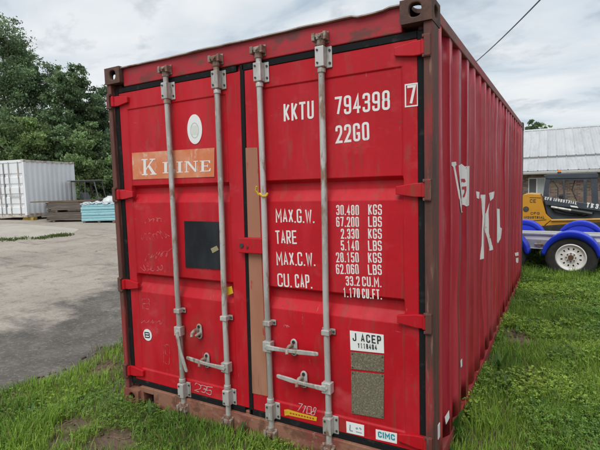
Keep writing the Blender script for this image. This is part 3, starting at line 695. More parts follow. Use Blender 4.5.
# serif capitals for the banner: unit boxes, polygons
def ser(x, y, w_, t=.07): return [(x, y), (x + w_, y), (x + w_, y + t), (x, y + t)]
SERIF = {
 'K': [[(.12, 0), (.30, 0), (.30, 1), (.12, 1)], ser(0, 0, .42), ser(0, .93, .42), [(.30, .40), (.72, .93), (.84, .93), (.46, .50), (.30, .28)], [(.42, .56), (.56, .62), (.98, .05), (.74, .05)], ser(.60, 0, .44), ser(.58, .93, .38)],
 'L': [[(.12, 0), (.32, 0), (.32, 1), (.12, 1)], ser(0, 0, .44), ser(0, .93, .46), [(.32, 0), (.84, 0), (.88, .32), (.80, .32), (.68, .09), (.32, .07)]],
 'I': [[(.12, 0), (.32, 0), (.32, 1), (.12, 1)], ser(0, 0, .44), ser(0, .93, .44)],
 'N': [[(.12, 0), (.20, 0), (.20, 1), (.12, 1)], ser(0, 0, .33), ser(0, .93, .28), [(.12, 1), (.34, 1), (.90, .12), (.90, 0), (.80, 0)], [(.82, 0), (.90, 0), (.90, 1), (.82, 1)], ser(.70, .93, .33)],
 'E': [[(.12, 0), (.32, 0), (.32, 1), (.12, 1)], ser(0, 0, .4), ser(0, .93, .4), [(.32, 0), (.80, 0), (.84, .28), (.77, .28), (.68, .08), (.32, .07)], [(.32, .93), (.66, .93), (.74, .74), (.80, .74), (.78, 1), (.32, 1)], [(.32, .46), (.58, .46), (.58, .54), (.32, .54)], [(.58, .36), (.63, .36), (.63, .64), (.58, .64)]]}
def serif_word(chars, quad, par, name):
    """chars: (letter, x0, x1) with x in 0..1 of the quad; quad of pixel corners bl, br, tr, tl"""
    bl, br, tr, tl = (np.array(D(u, v, PY)) for u, v in quad)
    for ch, xa, xb in chars:
        mb = MB(); lift = 0; Wd = max(q[0] for pl in SERIF[ch] for q in pl)
        for pl in SERIF[ch]:
            lift += .00015; pts = []
            for q in pl:
                s_ = xa + (xb - xa) * q[0] / Wd; p_ = (bl * (1 - s_) + br * s_) * (1 - q[1]) + (tl * (1 - s_) + tr * s_) * q[1]; pts.append((p_[0], PY - .0036 - lift, p_[1]))
            mb.flat(pts)
        mb.obj(name, m_white, par)
serif_word([('K', 0, .23)], [(142.3, 175.3), (212, 171.5), (212, 156), (142, 159.2)], ban, 'banner_letter')
serif_word([('L', .32, .50), ('I', .525, .61), ('N', .635, .82), ('E', .845, .99)], [(142.3, 174.3), (212, 171.2), (212, 160.3), (142, 163)], ban, 'banner_letter')
ch = decal([(184.7, 221), (219.3, 221.8), (220.6, 269.2), (186.2, 267.2)], m_char, dl, 'charcoal_panel', .004, PY, .003)
decal([(211.5, 248.5), (217.5, 245.5), (219.6, 249.6), (213.4, 253)], mat('yellowed_tape', (.30, .27, .15), .6), ch, 'tape_scrap', .0085, PY)
mb = MB(); bx, bz = D(147.9, 334.8, PY); mb.prism([(bx + .046 * math.cos(t), bz + .046 * math.sin(t)) for t in np.linspace(0, 2 * math.pi, 33)[:-1]], 'y', PY - .0042, PY - .0025); bd = mb.obj('round_badge', m_sticker, dl)
door_text('B', 145.4, 337.7, 150.6, 338.2, .048, .0095, bd, m_ink, 'badge_letter', PY, .0045)
# right door: signs and plates
sg = decal([(350, 330.3), (383.8, 334.6), (384.3, 353.2), (350.8, 349.8)], m_sticker, dr, 'owner_sign', .003, PY, .001)
door_text('J ACEP', 353, 340.6, 381.6, 344, .048, .0075, sg, m_ink, 'sign_lettering', PY, .0045)
door_text('Y118404', 358.2, 347.6, 377.3, 349.6, .030, .0048, sg, m_ink, 'sign_lettering', PY, .0045)
decal([(351, 351.6), (384.2, 355), (384.2, 372), (351.4, 368.6)], m_plate, dr, 'data_plate', .003, PY, .0012)
decal([(351.4, 370.8), (384.2, 374.2), (383.8, 418.6), (352, 413)], m_plate, dr, 'data_plate', .003, PY, .0012)
for u, v in ((352.6, 353.6), (382.8, 356.8), (382.8, 370), (352.8, 367), (353, 372.8), (382.8, 376), (382.6, 416.4), (353.4, 411.4)):
    x, z = D(u, v, PY); mb = MB(); mb.cyl((x, PY - .004, z), (x, PY - .0075, z), .0055, 8, .003); mb.obj('plate_rivet', m_bolt, dr)
ci = decal([(375.8, 429), (397.2, 433.3), (397, 443.6), (376, 439)], m_sticker, dr, 'maker_sticker', .0015, YD)
door_text('CIMC', 378.3, 437, 395.2, 440.5, .036, .0080, ci, m_teal, 'maker_lettering', YD, .0027, gap=.005)
wl = decal([(346.3, 421), (364.2, 425), (364.2, 436.2), (346.8, 432.3)], m_sticker, dr, 'worn_sticker', .0015, YD)
mb = MB()
for (u0, v0, u1, v1, w_) in ((350, 430, 350.4, 424.5, .004), (350, 430.3, 353, 431, .004), (356, 428.5, 358, 428, .006), (356, 431.5, 362, 433, .003), (359.5, 427.5, 361.5, 429.5, .005)):
    for quad in stroke([D(u0, v0), D(u1, v1)], w_): mb.flat([(q.x, YD - .0028, q.y) for q in quad])
mb.obj('sticker_print', m_blueink, wl)
yt = decal([(284.4, 409.6), (288, 409.2), (300, 412.8), (317, 417), (316.6, 421), (300, 417.6), (288.5, 415), (284.8, 415.6)], m_yellow, dr, 'yellow_tape_strip', .0015, YD)
mb = MB()
for i in range(9):
    u = 290 + i * 2.8; a, b = D(u, 412.9 + i * .66), D(u + 1.9, 413.4 + i * .66)
    for quad in stroke([a, b], .005): mb.flat([(q.x, YD - .0028, q.y) for q in quad])
mb.obj('tape_print', mat('red_ink', (.45, .05, .02), .6), yt)
decal([(224.5, 287.8), (232, 286), (233.6, 293), (226, 296)], m_yellow, dl, 'yellow_tape_scrap', .003, PY)
# yellow seal strap on the third rod
mb = MB(); x, z = RODX[2](1.60), D(262.5, 195, RY)[1]; mb.tube([(x + .024 * math.cos(t), RY + .024 * math.sin(t), z + .01 * math.sin(2 * t)) for t in np.linspace(0, 2 * math.pi, 13)], .007, 6); mb.tube([(x - .02, RY - .02, z), (x - .035, RY - .03, z + .03), (x - .025, RY - .035, z + .055)], .006, 6); mb.obj('seal_strap', m_yellow, dr)
# red clamp plate bridging the centre gap
mb = MB(); (xa, za_), (xb, zb_) = D(240.5, 252.5, .03), D(263.5, 238, .03); mb.box(xa, xb, .006, YD - .004, za_, zb_); o = mb.obj('centre_clamp', m_red, dr, bevel=.006)
mb = MB(); bolt(mb, xa + .03, (za_ + zb_) / 2, .006, .016); bolt(mb, xa + .075, za_ + .04, .006, .008); mb.obj('clamp_bolt', m_bolt, dr)
# chalk scrawl
def scrawl(par, rows, m, sw, name='chalk_writing'):
    lift = 0
    for (u0, v0, u1, v1, amp, cyc, seed) in rows:
        mb = MB(); r = random.Random(seed); n_ = int(cyc * 7); pts = []
        ph = r.random() * 6
        for i in range(n_ + 1):
            t = i / n_; a = t * cyc * 2 * math.pi
            env = .45 + .55 * abs(math.sin(t * 7.1 + ph))
            u = u0 + (u1 - u0) * t + amp * .55 * math.cos(a + ph) ; v = v0 + (v1 - v0) * t + amp * env * math.sin(a * 1.02 + .6 * math.sin(t * 9 + ph))
            pts.append(D(u, v, PY))
        for quad in stroke(pts, sw): 
            lift += .000002; mb.flat([(q.x, PY + panel_wave(q.x, q.y) - .0006 - lift, q.y) for q in quad])
        mb.obj(name, m, par)
scrawl(dl, [(145, 221, 163, 219, 2.4, 4.5, 1), (141, 238, 168, 234, 4.0, 7, 2), (146, 257, 172, 252, 4.0, 5, 4), (142, 268, 163, 268, 3.2, 6, 5)], m_ghost, .0026)
scrawl(dl, [(142, 321, 164, 323, 2.0, 6, 7), (146, 372, 160, 378, 1.5, 3, 10)], m_ghost, .0022)
door_text('B', 143, 309, 151, 309.4, .085, .005, dl, m_ghost, 'chalk_letter', PY, .0006, jitter=.006)
door_text('19', 161, 362, 169.5, 364, .15, .0035, dl, m_ghost, 'chalk_number', PY, .0006, jitter=.008, slant=.1)
door_text('1', 155.5, 334, 159, 334.5, .06, .004, dl, m_ghost, 'chalk_number', PY, .0006, jitter=.008)
scrawl(dl, [(165.5, 387, 171, 375, .3, 2, 12)], m_chalk, .0026); 
door_text('235', 194.5, 391, 212, 395.5, .062, .005, dl, m_chalk, 'chalk_number', YD, .0014, jitter=.008, slant=.25)
door_text('7108', 296.5, 410.8, 315.5, 415.4, .052, .005, dr, m_chalk, 'chalk_number', YD, .0014, jitter=.006, slant=.3)
door_text('H', 237.5, 375, 242, 376, .03, .004, dl, m_chalk, 'chalk_mark', YD, .0014) if 'H' in GLY else None
scrawl(dl, [(237, 220, 238.6, 226, .9, 3, 21)], m_white, .004, 'paint_scuff')
scrawl(dr, [(283, 325.5, 289, 326.5, 1.2, 2, 22)], m_ghost, .003)

# --- markings on the right side wall, wrapped over the corrugation
def inset_at(y):
    for (ya, ia), (yb, ib) in zip(BR, BR[1:]):
        if ya <= y <= yb: return ia + (ib - ia) * (y - ya) / max(yb - ya, 1e-6)
    return 0
def clip(poly, c, keep_hi):
    out_ = []
    for i, q in enumerate(poly):
        r = poly[(i + 1) % len(poly)]; a = (q[0] >= c) == keep_hi; b = (r[0] >= c) == keep_hi
        if a: out_.append(q)
        if a != b:
            t = (c - q[0]) / (r[0] - q[0]); out_.append((c, q[1] + (r[1] - q[1]) * t))
    return out_
def side_decal(pix, m, par, name, lift=.003):
    poly = []
    for i in range(len(pix)):
        (ua, va), (ub, vb) = pix[i], pix[(i + 1) % len(pix)]
        for k in range(6):
            u, v = ua + (ub - ua) * k / 6, va + (vb - va) * k / 6; d = ray(u, v)
            t0, t1 = (W - .011 - CAM[0]) / d[0], (W - .049 - CAM[0]) / d[0]
            for j in range(200):                 # first hit of the ray with the corrugated sheet
                q = CAM + d * (t0 + (t1 - t0) * j / 199)
                if q[0] <= W - .012 - inset_at(q[1]): break
            poly.append((q[1], q[2]))
    mb = MB()
    cuts = [b[0] for b in BR]
    for ya, yb in zip(cuts, cuts[1:]):
        q = clip(clip(poly, ya, True), yb, False) if poly else []
        if len(q) > 2:
            nn = 14; z0, z1 = min(p_[1] for p_ in q), max(p_[1] for p_ in q)
            vs = []
            for y, z in q:
                wv_ = .006 * math.sin(y * 2.1 + z * 1.3 + W) * math.sin(z * 2.7 + y) * math.sin(math.pi * (z - .102) / 2.408)
                vs.append((W - .012 - inset_at(y) + lift + wv_, y, z))
            mb.flat(vs)
    return mb.obj(name, m, par)
SW = walls[1]
Zp = lambda pts: [(440 + a / 3.756, 150 + b / 3.756) for a, b in pts]
side_decal(Zp([(40, 46), (58, 44), (60, 56), (55, 62), (84, 232), (78, 236), (48, 64), (40, 58)]), m_sidewhite, SW, 'flag_staff')
fl = side_decal(Zp([(68, 58), (80, 52), (92, 62), (109, 60), (109, 208), (98, 212), (88, 206), (82, 206), (72, 120)]), m_sidewhite, SW, 'flag_decal')
m_redmark = m_side
side_decal(Zp([(76, 108), (90, 108), (94, 118), (88, 122), (82, 118), (78, 122), (78, 118)]), m_redmark, SW, 'flag_emblem', .006)
side_decal(Zp([(80, 138), (97, 136), (97, 152), (90, 176), (84, 178), (84, 170), (89, 160), (90, 148), (80, 148)]), m_redmark, SW, 'flag_emblem', .006)
side_decal(Zp([(135, 155), (148, 158), (147, 184), (138, 180)]), m_sidewhite, SW, 'faded_letter')
side_decal(Zp([(153, 168), (170, 168), (168, 250), (164, 300), (166, 408), (150, 412), (157, 360), (160, 250)]), m_sidewhite, SW, 'faded_letter')
side_decal(Zp([(182, 162), (204, 155), (200, 180), (187, 192)]), m_sidewhite, SW, 'faded_letter')
side_decal(Zp([(184, 198), (181, 236), (183, 262), (184, 310), (200, 374), (188, 378), (178, 330), (168, 300), (169, 246)]), m_sidewhite, SW, 'faded_letter')
side_decal(Zp([(212, 220), (223, 222), (224, 290), (231, 294), (227, 330), (216, 350), (212, 345)]), m_sidewhite, SW, 'faded_letter')
for pts in ([(514.5, 253), (518, 252), (518.3, 255.5), (515, 256)], [(515.5, 258.5), (518, 257.5), (518, 262.5), (516.3, 263)]): side_decal(pts, m_sidewhite, SW, 'white_sticker_scrap')
side_decal([(444.3, 417), (448.6, 410), (449, 418), (445.5, 424.5)], m_sticker, SW, 'worn_sticker')
side_decal([(460.2, 361), (462, 358), (462, 366), (460.6, 368)], m_sidewhite, SW, 'paint_scuff')
# tag on the post
mb = MB(); q = on_x(438.5, 431, W - .002); mb.box(W - .0018, W + .002, q[1] - .018, q[1] + .02, q[2] - .04, q[2] + .04); mb.obj('metal_tag', m_sticker, posts[1])

# ================================================================== FAR WHITE CONTAINER
m_wpaint = mat('white_container_paint', (.76, .78, .80), .5, layers=[((.64, .66, .67), 2, .45, .7, (1, 1, .2), .7), ((.33, .20, .12), 9, .66, .76, (1, 1, .5), .6)])
m_wrust = mat('white_rusty_edge', (.52, .50, .46), .6, layers=[((.30, .19, .11), 5, .5, .62, (1, 1, 1), .8)])
pA = dep(27.5, 218, 20.6); pB = dep(72, 214, 23.1); dirv = Vector((pB[0] - pA[0], pB[1] - pA[1], 0)); angw = math.atan2(dirv.y, dirv.x) - math.pi / 2
gW = float(ground_z(pA[0], pA[1]))
WL, WW, WH = 2.99, 2.438, 2.591
base_z = gW + .14
Wc = thing('storage_container', 'short white corrugated storage container at the far side of the yard', 'container', (pA[0], pA[1], base_z), angw)
mb = MB(); BW = corr_breaks(.10, WL - .10, .14)
for x0, s_ in ((0, -1), (-WW, 1)):
    mb = MB()
    for (ya, ia), (yb, ib) in zip(BW, BW[1:]): mb.flat([(x0 + s_ * (.012 + ia), ya, .15), (x0 + s_ * (.012 + ib), yb, .15), (x0 + s_ * (.012 + ib), yb, 2.5), (x0 + s_ * (.012 + ia), ya, 2.5)])
    mb.obj('side_wall', m_wpaint, Wc)
    mb = MB(); a, b = sorted((x0, x0 + s_ * .07)); mb.box(a, b, .12, WL - .12, 2.48, 2.57); mb.obj('top_side_rail', m_wrust, Wc)
    mb = MB(); mb.box(a, b, .12, WL - .12, .012, .17); mb.obj('bottom_side_rail', m_wrust, Wc)
    for ya, yb in ((0, .12), (WL - .12, WL)):
        mb = MB(); a, b = sorted((x0, x0 + s_ * .12)); mb.box(a, b, ya, yb, .1, 2.49); mb.obj('corner_post', m_wpaint, Wc, bevel=.01)
        for za_, zb_ in ((0, .118), (WH - .118, WH)):
            mb = MB(); a, b = sorted((x0 - s_ * .004, x0 + s_ * .15)); mb.box(a, b, ya - .004, yb + .004, za_, zb_); mb.obj('corner_casting', m_wrust, Wc, bevel=.01)
mb = MB(); mb.box(-WW + .07, -.07, .1, WL - .1, 2.52, 2.56); mb.obj('roof', m_wpaint, Wc)
mb = MB(); mb.box(-WW + .12, -.12, WL - .08, WL - .03, .1, 2.5); mb.obj('end_wall', m_wpaint, Wc)
mb = MB(); mb.box(-WW + .15, -.15, .03, .12, 2.46, 2.58); mb.obj('door_header', m_wpaint, Wc)
mb = MB(); mb.box(-WW + .15, -.15, .03, .12, .012, .15); mb.obj('door_sill', m_wrust, Wc)
mid = -WW / 2
for a, b in ((-WW + .13, mid - .012), (mid + .012, -.13)):
    mb = MB(); zr = [(.17, 0)]
    for zc in (.55, 1.0, 1.45, 1.9): zr += [(zc - .09, 0), (zc - .06, .035), (zc + .06, .035), (zc + .09, 0)]
    zr.append((2.45, 0))
    for (za_, da), (zb_, db) in zip(zr, zr[1:]): mb.flat([(a, .05 + da, za_), (b, .05 + da, za_), (b, .05 + db, zb_), (a, .05 + db, zb_)])
    dw = mb.obj('door', m_wpaint, Wc)
    mb = MB()
    for q in ((a - .01, a + .02), (b - .02, b + .01)): mb.box(q[0], q[1], .03, .045, .16, 2.46)
    mb.obj('gasket', mat('grey_gasket', (.22, .23, .24), .7), dw)
    for t in (.28, .78):
        mb = MB(); x = a + (b - a) * t; mb.cyl((x, .02, .1), (x, .02, 2.5), .02, 8); mb.obj('locking_rod', m_galv, dw)
    mb = MB(); mb.box(a + .25, b - .2, -.01, .03, .95, .99); mb.obj('door_handle', m_galv, dw)
mb = MB()
pw = lambda x, z, l: (.001 - .012 + .016, x, z)
blk = mat('weathered_timber_block', (.20, .14, .08), .85, layers=[((.30, .23, .15), 8, .45, .65, (1, 1, 4), .7)], bump=[(40, .4, .004)])
cosw, sinw = math.cos(angw), math.sin(angw)
yb_m = mat('yellow_block_paint', (.42, .28, .05), .7, layers=[((.2, .13, .06), 9, .5, .65, (1, 1, 1), .7)])
for i, (lx, ly, m_, lab) in enumerate(((-.12, .25, yb_m, 'yellow block under the near corner of the white storage container'), (-.12, 2.75, blk, 'timber block under the far corner of the white storage container beside the lumber'),
                                 (-2.3, .25, blk, 'timber block under the door end of the white storage container at the picture edge'), (-2.3, 2.75, blk, 'timber block under the hidden rear corner of the white storage container'))):
    x = pA[0] + lx * cosw - ly * sinw; y = pA[1] + lx * sinw + ly * cosw; z = float(ground_z(x, y))
    mb = MB(); mb.box(-.30, .30, -.11, .11, 0, base_z - z - .001); mb.box(-.32, .32, -.13, -.11, .0, .05); o = mb.obj('support_block', m_, None, bevel=.01, loc=(x, y, z)); o.rotation_euler = (0, 0, angw)
    o['label'] = lab; o['category'] = 'block'; o['group'] = 'blocks under the white container'

# ================================================================== LUMBER, WRAPPED BOARDS, MACHINE
m_lum = mat('grey_lumber', (.12, .10, .085), .85, layers=[((.25, .21, .17), 3, .45, .65, (.3, 3, 3), .8), ((.09, .075, .065), 5, .5, .7, (.2, 4, 4), .8)], bump=[(30, .4, .004)])
m_lum2 = mat('brown_lumber', (.13, .09, .06), .85, layers=[((.22, .16, .11), 4, .45, .65, (.3, 3, 3), .8), ((.12, .08, .05), 6, .5, .7, (.2, 4, 4), .7)], bump=[(30, .4, .004)])
RIGHT = Vector((MC[0][0], MC[0][1], 0)).normalized(); rot_r = math.atan2(RIGHT.y, RIGHT.x)
plank_me = {}
def plank_mesh(L_, w_, t_, m, tag):
    if tag not in plank_me:
        mb = MB(); mb.box(-L_ / 2, L_ / 2, 0, w_, 0, t_); plank_me[tag] = mb.mesh('plank', m)
    return plank_me[tag]
def bundle(name, label, loc, rz, L_, nw, nh, w_, t_, m, tag):
    b = thing(name, label, 'lumber', loc, rz, 'lumber bundles in the yard'); me_ = plank_mesh(L_, w_, t_, m, tag); r = random.Random(tag + label)
    for k in (-.35, .35):
        mb = MB(); mb.box(k * L_ - .045, k * L_ + .045, 0, nw * (w_ + .006), 0, .09); mb.obj('bearer', m_lum2, b)
    for i in range(nh):
        for j in range(nw):
            o = link_copy(me_, 'plank', b, (r.uniform(-.22, .22), j * (w_ + .006), .091 + i * (t_ + .004)), (0, 0, r.uniform(-.008, .008)))
    return .091 + nh * (t_ + .004)
def gpt(u, v): return on_ground(u, v)
l1 = gpt(70, 222.0); l2 = gpt(66, 221)
z1 = float(ground_z(*l1[:2]))
hA = bundle('lumber_bundle', 'grey planks in a low banded bundle beside the teal wrapped boards, lower one', (l1[0], l1[1], z1), rot_r + .05, 1.95, 6, 7, .15, .045, m_lum, 'a')
hB = bundle('lumber_bundle', 'grey planks in the upper bundle lying on the low one beside the teal wrapped boards', (l1[0] + .1, l1[1] + .04, z1 + hA), rot_r + .02, 1.85, 6, 6, .15, .045, m_lum, 'b')
l3 = gpt(55, 220.5); l3 = l3 + np.array([RIGHT.y, -RIGHT.x, 0]) * -.9
z3 = float(ground_z(l3[0], l3[1]))
hC = bundle('lumber_bundle', 'dark brown planks in the lower bundle in front of the white container corner', (l3[0], l3[1], z3), rot_r - .08, 1.6, 5, 7, .15, .045, m_lum2, 'c')
hD = bundle('lumber_bundle', 'dark brown planks in the upper bundle in front of the white container corner', (l3[0], l3[1], z3 + hC), rot_r - .12, 1.7, 5, 6, .15, .045, m_lum2, 'd')
m_long = [('long weathered board lying across the top of the lumber, front one', .25, .02, 2.9, m_lum2), ('long pale board lying across the top of the lumber, middle one', .45, .12, 2.6, m_lum), ('long brown board lying across the top of the lumber, rear one', .70, -.05, 2.7, m_lum2)]
for lab, off, a, L_, m_ in m_long:
    mb = MB(); mb.box(-L_ / 2, L_ / 2, 0, .16, 0, .05); o = mb.obj('loose_board', m_, None, loc=(l1[0] - RIGHT.x * .35 - RIGHT.y * off, l1[1] - RIGHT.y * .35 + RIGHT.x * off, max(z1 + hA + hB, z3 + hC + hD) + .001)); o.rotation_euler = (0, -.0, rot_r + a * .15)
    o['label'] = lab; o['category'] = 'board'; o['group'] = 'loose boards on the lumber'
m_foam = mat('teal_film_wrapped_board', (.30, .56, .62), .35, layers=[((.34, .62, .68), 5, .45, .65, (1, 1, 5), .8), ((.12, .36, .46), 9, .55, .7, (1, 1, 3), .7)], bump=[(9, .6, .03)])
m_film = mat('white_film', (.66, .70, .72), .3, layers=[((.45, .58, .62), 4, .45, .65, (1, 1, 1), .7)], bump=[(7, .8, .05)])
q = gpt(99, 223.2); zq = float(ground_z(q[0], q[1]))
P = thing('wrapped_board_pallet', 'teal and white film wrapped boards stacked on a pallet right of the lumber', 'pallet', (q[0], q[1], zq), rot_r)
for x in (-.62, 0, .62):
    mb = MB(); mb.box(x - .05, x + .05, 0, 1.0, 0, .09); mb.obj('pallet_bearer', m_lum2, P)
r = random.Random(3); zc = .092
for i in range(6):
    mb = MB(); dx = r.uniform(-.03, .03); hgt = .115; mb.box(-.72 + dx, .72 + dx, r.uniform(-.02, .02), 1.05, zc, zc + hgt); o = mb.obj('wrapped_board', m_foam, P, bevel=.025); zc += hgt + .004
mb = MB(); n_ = 14
hf = lambda i, j: zc + .02 + .05 * math.sin(i * 1.1) * math.sin(j * .9) + .03 * math.sin(i * 2.3 + j)
for i in range(n_):
    for j in range(8): mb.flat([(-.74 + 1.48 * (i + a) / n_, -.02 + 1.09 * (j + b) / 8, hf(i + a, j + b)) for a, b in ((0, 0), (1, 0), (1, 1), (0, 1))])
o = mb.obj('film_cover', m_film, P, smooth=True); sm = o.modifiers.new('t', 'SOLIDIFY'); sm.thickness = .04; sm.offset = -1
# open machine with a flat canopy frame behind the lumber
m_blk = mat('dark_machine_paint', (.03, .032, .034), .5, layers=[((.07, .065, .06), 8, .5, .7, (1, 1, 1), .7)])
m_grey = mat('grey_machine_steel', (.13, .13, .125), .5, layers=[((.14, .12, .10), 6, .5, .7, (1, 1, 1), .7)])
q = dep(86, 200, 22.5); zq = float(ground_z(q[0], q[1]))
U = thing('utility_vehicle', 'dark open utility vehicle with a thin flat canopy frame behind the lumber', 'vehicle', (q[0], q[1], zq), rot_r)
for x in (-.8, .8):
    for y in (0, 1.1):
        mb = MB(); mb.cyl((x, y - .1, .3), (x, y + .1, .3), .3, 20); t_ = mb.obj('wheel', m_rubber, U, bevel=.03); mb = MB(); mb.cyl((x, y - .115, .3), (x, y + .115, .3), .15, 14); mb.obj('rim', m_grey, t_)
mb = MB(); mb.prism([(-1.2, .35), (1.2, .35), (1.25, .62), (.75, .9), (.45, .92), (.4, .6), (-.25, .6), (-.3, .8), (-1.2, .8)], 'y', .1, 1.0); mb.obj('body', m_blk, U, bevel=.03)
mb = MB(); mb.box(-.28, .15, .15, .95, .61, .76); mb.prism([(-.28, .76), (-.16, .76), (-.28, 1.2), (-.38, 1.2)], 'y', .15, .95); mb.obj('seat', m_blk, U, bevel=.03)
mb = MB()
for x, x2 in ((-.75, -.72), (.62, .40)):
    for y in (.12, .98): mb.tube([(x, y, .6), (x2, y, 1.75)], .026, 8)
for y in (.12, .98): mb.tube([(-.74, y, 1.74), (.42, y, 1.74)], .026, 8)
mb.tube([(-.1, .12, .6), (-.05, .12, 1.75)], .02, 8); mb.obj('roll_frame', m_grey, U)
mb = MB(); mb.box(-.9, .6, .05, 1.05, 1.765, 1.80); mb.obj('canopy', m_grey, U, bevel=.015)
mb = MB(); mb.tube([(.42, .4, .9), (.25, .4, 1.15)], .015, 6); mb.tube([(.25 + .0 * t, .4 + .16 * math.cos(t), 1.15 + .16 * math.sin(t)) for t in np.linspace(0, 6.28, 13)], .013, 6); mb.obj('steering_wheel', m_blk, U)
q = dep(111, 205, 22); zq = float(ground_z(q[0], q[1]))
K = thing('water_tank', 'small white plastic tank beside the red container edge, behind the teal boards', 'tank', (q[0], q[1], zq), rot_r)
m_plastic = mat('white_plastic', (.68, .70, .70), .4, layers=[((.55, .56, .55), 4, .5, .7, (1, 1, 1), .6)])
mb = MB(); prof = [(0, .34), (.05, .38), (.8, .38), (.93, .31), (1.0, .16), (1.06, .14)]
for (za_, ra), (zb_, rb) in zip(prof, prof[1:]): mb.cyl((0, 0, za_), (0, 0, zb_), ra, 24, rb)
mb.obj('tank_body', m_plastic, K, smooth=True); mb = MB(); mb.cyl((0, 0, 1.06), (0, 0, 1.10), .16, 18); mb.obj('cap', m_blk, K)

# ================================================================== BARN
m_brick = bpy.data.materials.new('brick'); m_brick.use_nodes = True
t = m_brick.node_tree; b = t.nodes['Principled BSDF']; tcn = t.nodes.new('ShaderNodeTexCoord'); mpn = t.nodes.new('ShaderNodeMapping'); mpn.inputs['Rotation'].default_value = (math.radians(90), 0, 0)
br = t.nodes.new('ShaderNodeTexBrick'); t.links.new(tcn.outputs['Object'], mpn.inputs[0]); t.links.new(mpn.outputs[0], br.inputs['Vector'])
br.inputs['Color1'].default_value = (.15, .085, .06, 1); br.inputs['Color2'].default_value = (.36, .26, .20, 1); br.inputs['Mortar'].default_value = (.38, .34, .30, 1)
br.inputs['Scale'].default_value = 1; br.inputs['Brick Width'].default_value = .215; br.inputs['Row Height'].default_value = .075; br.inputs['Mortar Size'].default_value = .007; br.inputs['Bias'].default_value = -.1
nz_ = t.nodes.new('ShaderNodeTexNoise'); nz_.inputs['Scale'].default_value = 5; nz_.inputs['Detail'].default_value = 4; t.links.new(tcn.outputs['Object'], nz_.inputs['Vector'])
mxn = t.nodes.new('ShaderNodeMix'); mxn.data_type = 'RGBA'; mxn.blend_type = 'MULTIPLY'; mxn.inputs['Factor'].default_value = .6
t.links.new(br.outputs['Color'], mxn.inputs['A']); t.links.new(nz_.outputs['Color'], mxn.inputs['B']); t.links.new(mxn.outputs['Result'], b.inputs['Base Color']); b.inputs['Roughness'].default_value = .9
bnn = t.nodes.new('ShaderNodeBump'); bnn.inputs['Strength'].default_value = .6; bnn.inputs['Distance'].default_value = .01; bnn.invert = True; t.links.new(br.outputs['Fac'], bnn.inputs['Height']); t.links.new(bnn.outputs[0], b.inputs['Normal'])
m_roof = mat('weathered_metal_roof', (.50, .51, .52), .5, .25, layers=[((.60, .61, .62), 1.2, .4, .65, (1, .3, 1), .8), ((.36, .36, .36), 3, .55, .7, (2, .3, 1), .6), ((.40, .30, .22), 7, .68, .76, (1, .3, 1), .6)])
m_trim = mat('white_trim', (.68, .68, .66), .55, layers=[((.5, .48, .44), 5, .55, .7, (1, 1, 1), .6)])
m_glass = mat('dark_window_glass', (.10, .12, .12), .08, spec=.8); m_curtain = mat('pale_window_blind', (.42, .44, .43), .35, layers=[((.34, .36, .35), 9, .45, .6, (4, 1, .2), .7)])
bl_ = dep(524, 172, 24); brn = dep(600, 170, 23); angb = .03
zg = float(ground_z(bl_[0], bl_[1])); BARN = thing('farm_building', 'long brick farm building with a pale ribbed metal roof behind the trailer', 'building', (bl_[0], bl_[1], zg - .25), angb)
inv = Matrix.Rotation(-angb, 3, 'Z')
def bl(p_): return inv @ (Vector(p_) - Vector((bl_[0], bl_[1], zg - .25)))
ez = bl_[2] - zg + .25 - .02                     # eave height in the building's frame
X0, X1 = -12, 15
bz1 = bl(dep(524, 158.5, 26.3)); bz2 = bl(dep(524, 131, 30.2))
mb = MB(); yw = .45
wx0, wz0 = (bl(on_y(528, 197, bl_[1] + .5)).x, .75); wx1 = bl(on_y(545.5, 190, bl_[1] + .5)).x; wz1 = bl(on_y(535, 177.8, bl_[1] + .5)).z; wz0 = wz1 - .95
mb.box(X0 + .4, wx0, yw, yw + .25, 0, ez); mb.box(wx1, X1 - .4, yw, yw + .25, 0, ez); mb.box(wx0, wx1, yw, yw + .25, 0, wz0); mb.box(wx0, wx1, yw, yw + .25, wz1, ez)
mb.box(X0 + .4, X0 + .65, yw + .25, 14, 0, ez); mb.box(X1 - .65, X1 - .4, yw + .25, 14, 0, ez); mb.box(X0 + .4, X1 - .4, 13.8, 14, 0, ez)
for x in (X0 + .4, X1 - .65): mb.prism([(yw + .05, ez + .001), (13.9, ez + .001), (bz2.y, bz2.z - .15)], 'x', x, x + .25)
mb.obj('wall', m_brick, BARN)
wn = MB(); f_ = .05
for q in ((wx0, wx1, wz0, wz0 + f_), (wx0, wx1, wz1 - f_, wz1), (wx0, wx0 + f_, wz0 + f_, wz1 - f_), (wx1 - f_, wx1, wz0 + f_, wz1 - f_), ((wx0 + wx1) / 2 - .03, (wx0 + wx1) / 2 + .03, wz0 + f_, wz1 - f_)): wn.box(q[0], q[1], yw + .03, yw + .11, q[2], q[3])
win = wn.obj('window', m_trim, BARN)
for a, b_, m_ in ((wx0 + f_, (wx0 + wx1) / 2 - .03, m_glass), ((wx0 + wx1) / 2 + .03, wx1 - f_, m_curtain)):
    mb = MB(); mb.box(a, b_, yw + .06, yw + .075, wz0 + f_, wz1 - f_); mb.obj('pane', m_, win)
mb = MB(); mb.box(wx0 - .06, wx1 + .06, yw - .05, yw + .03, wz0 - .07, wz0 - .001); mb.obj('sill', m_trim, win)
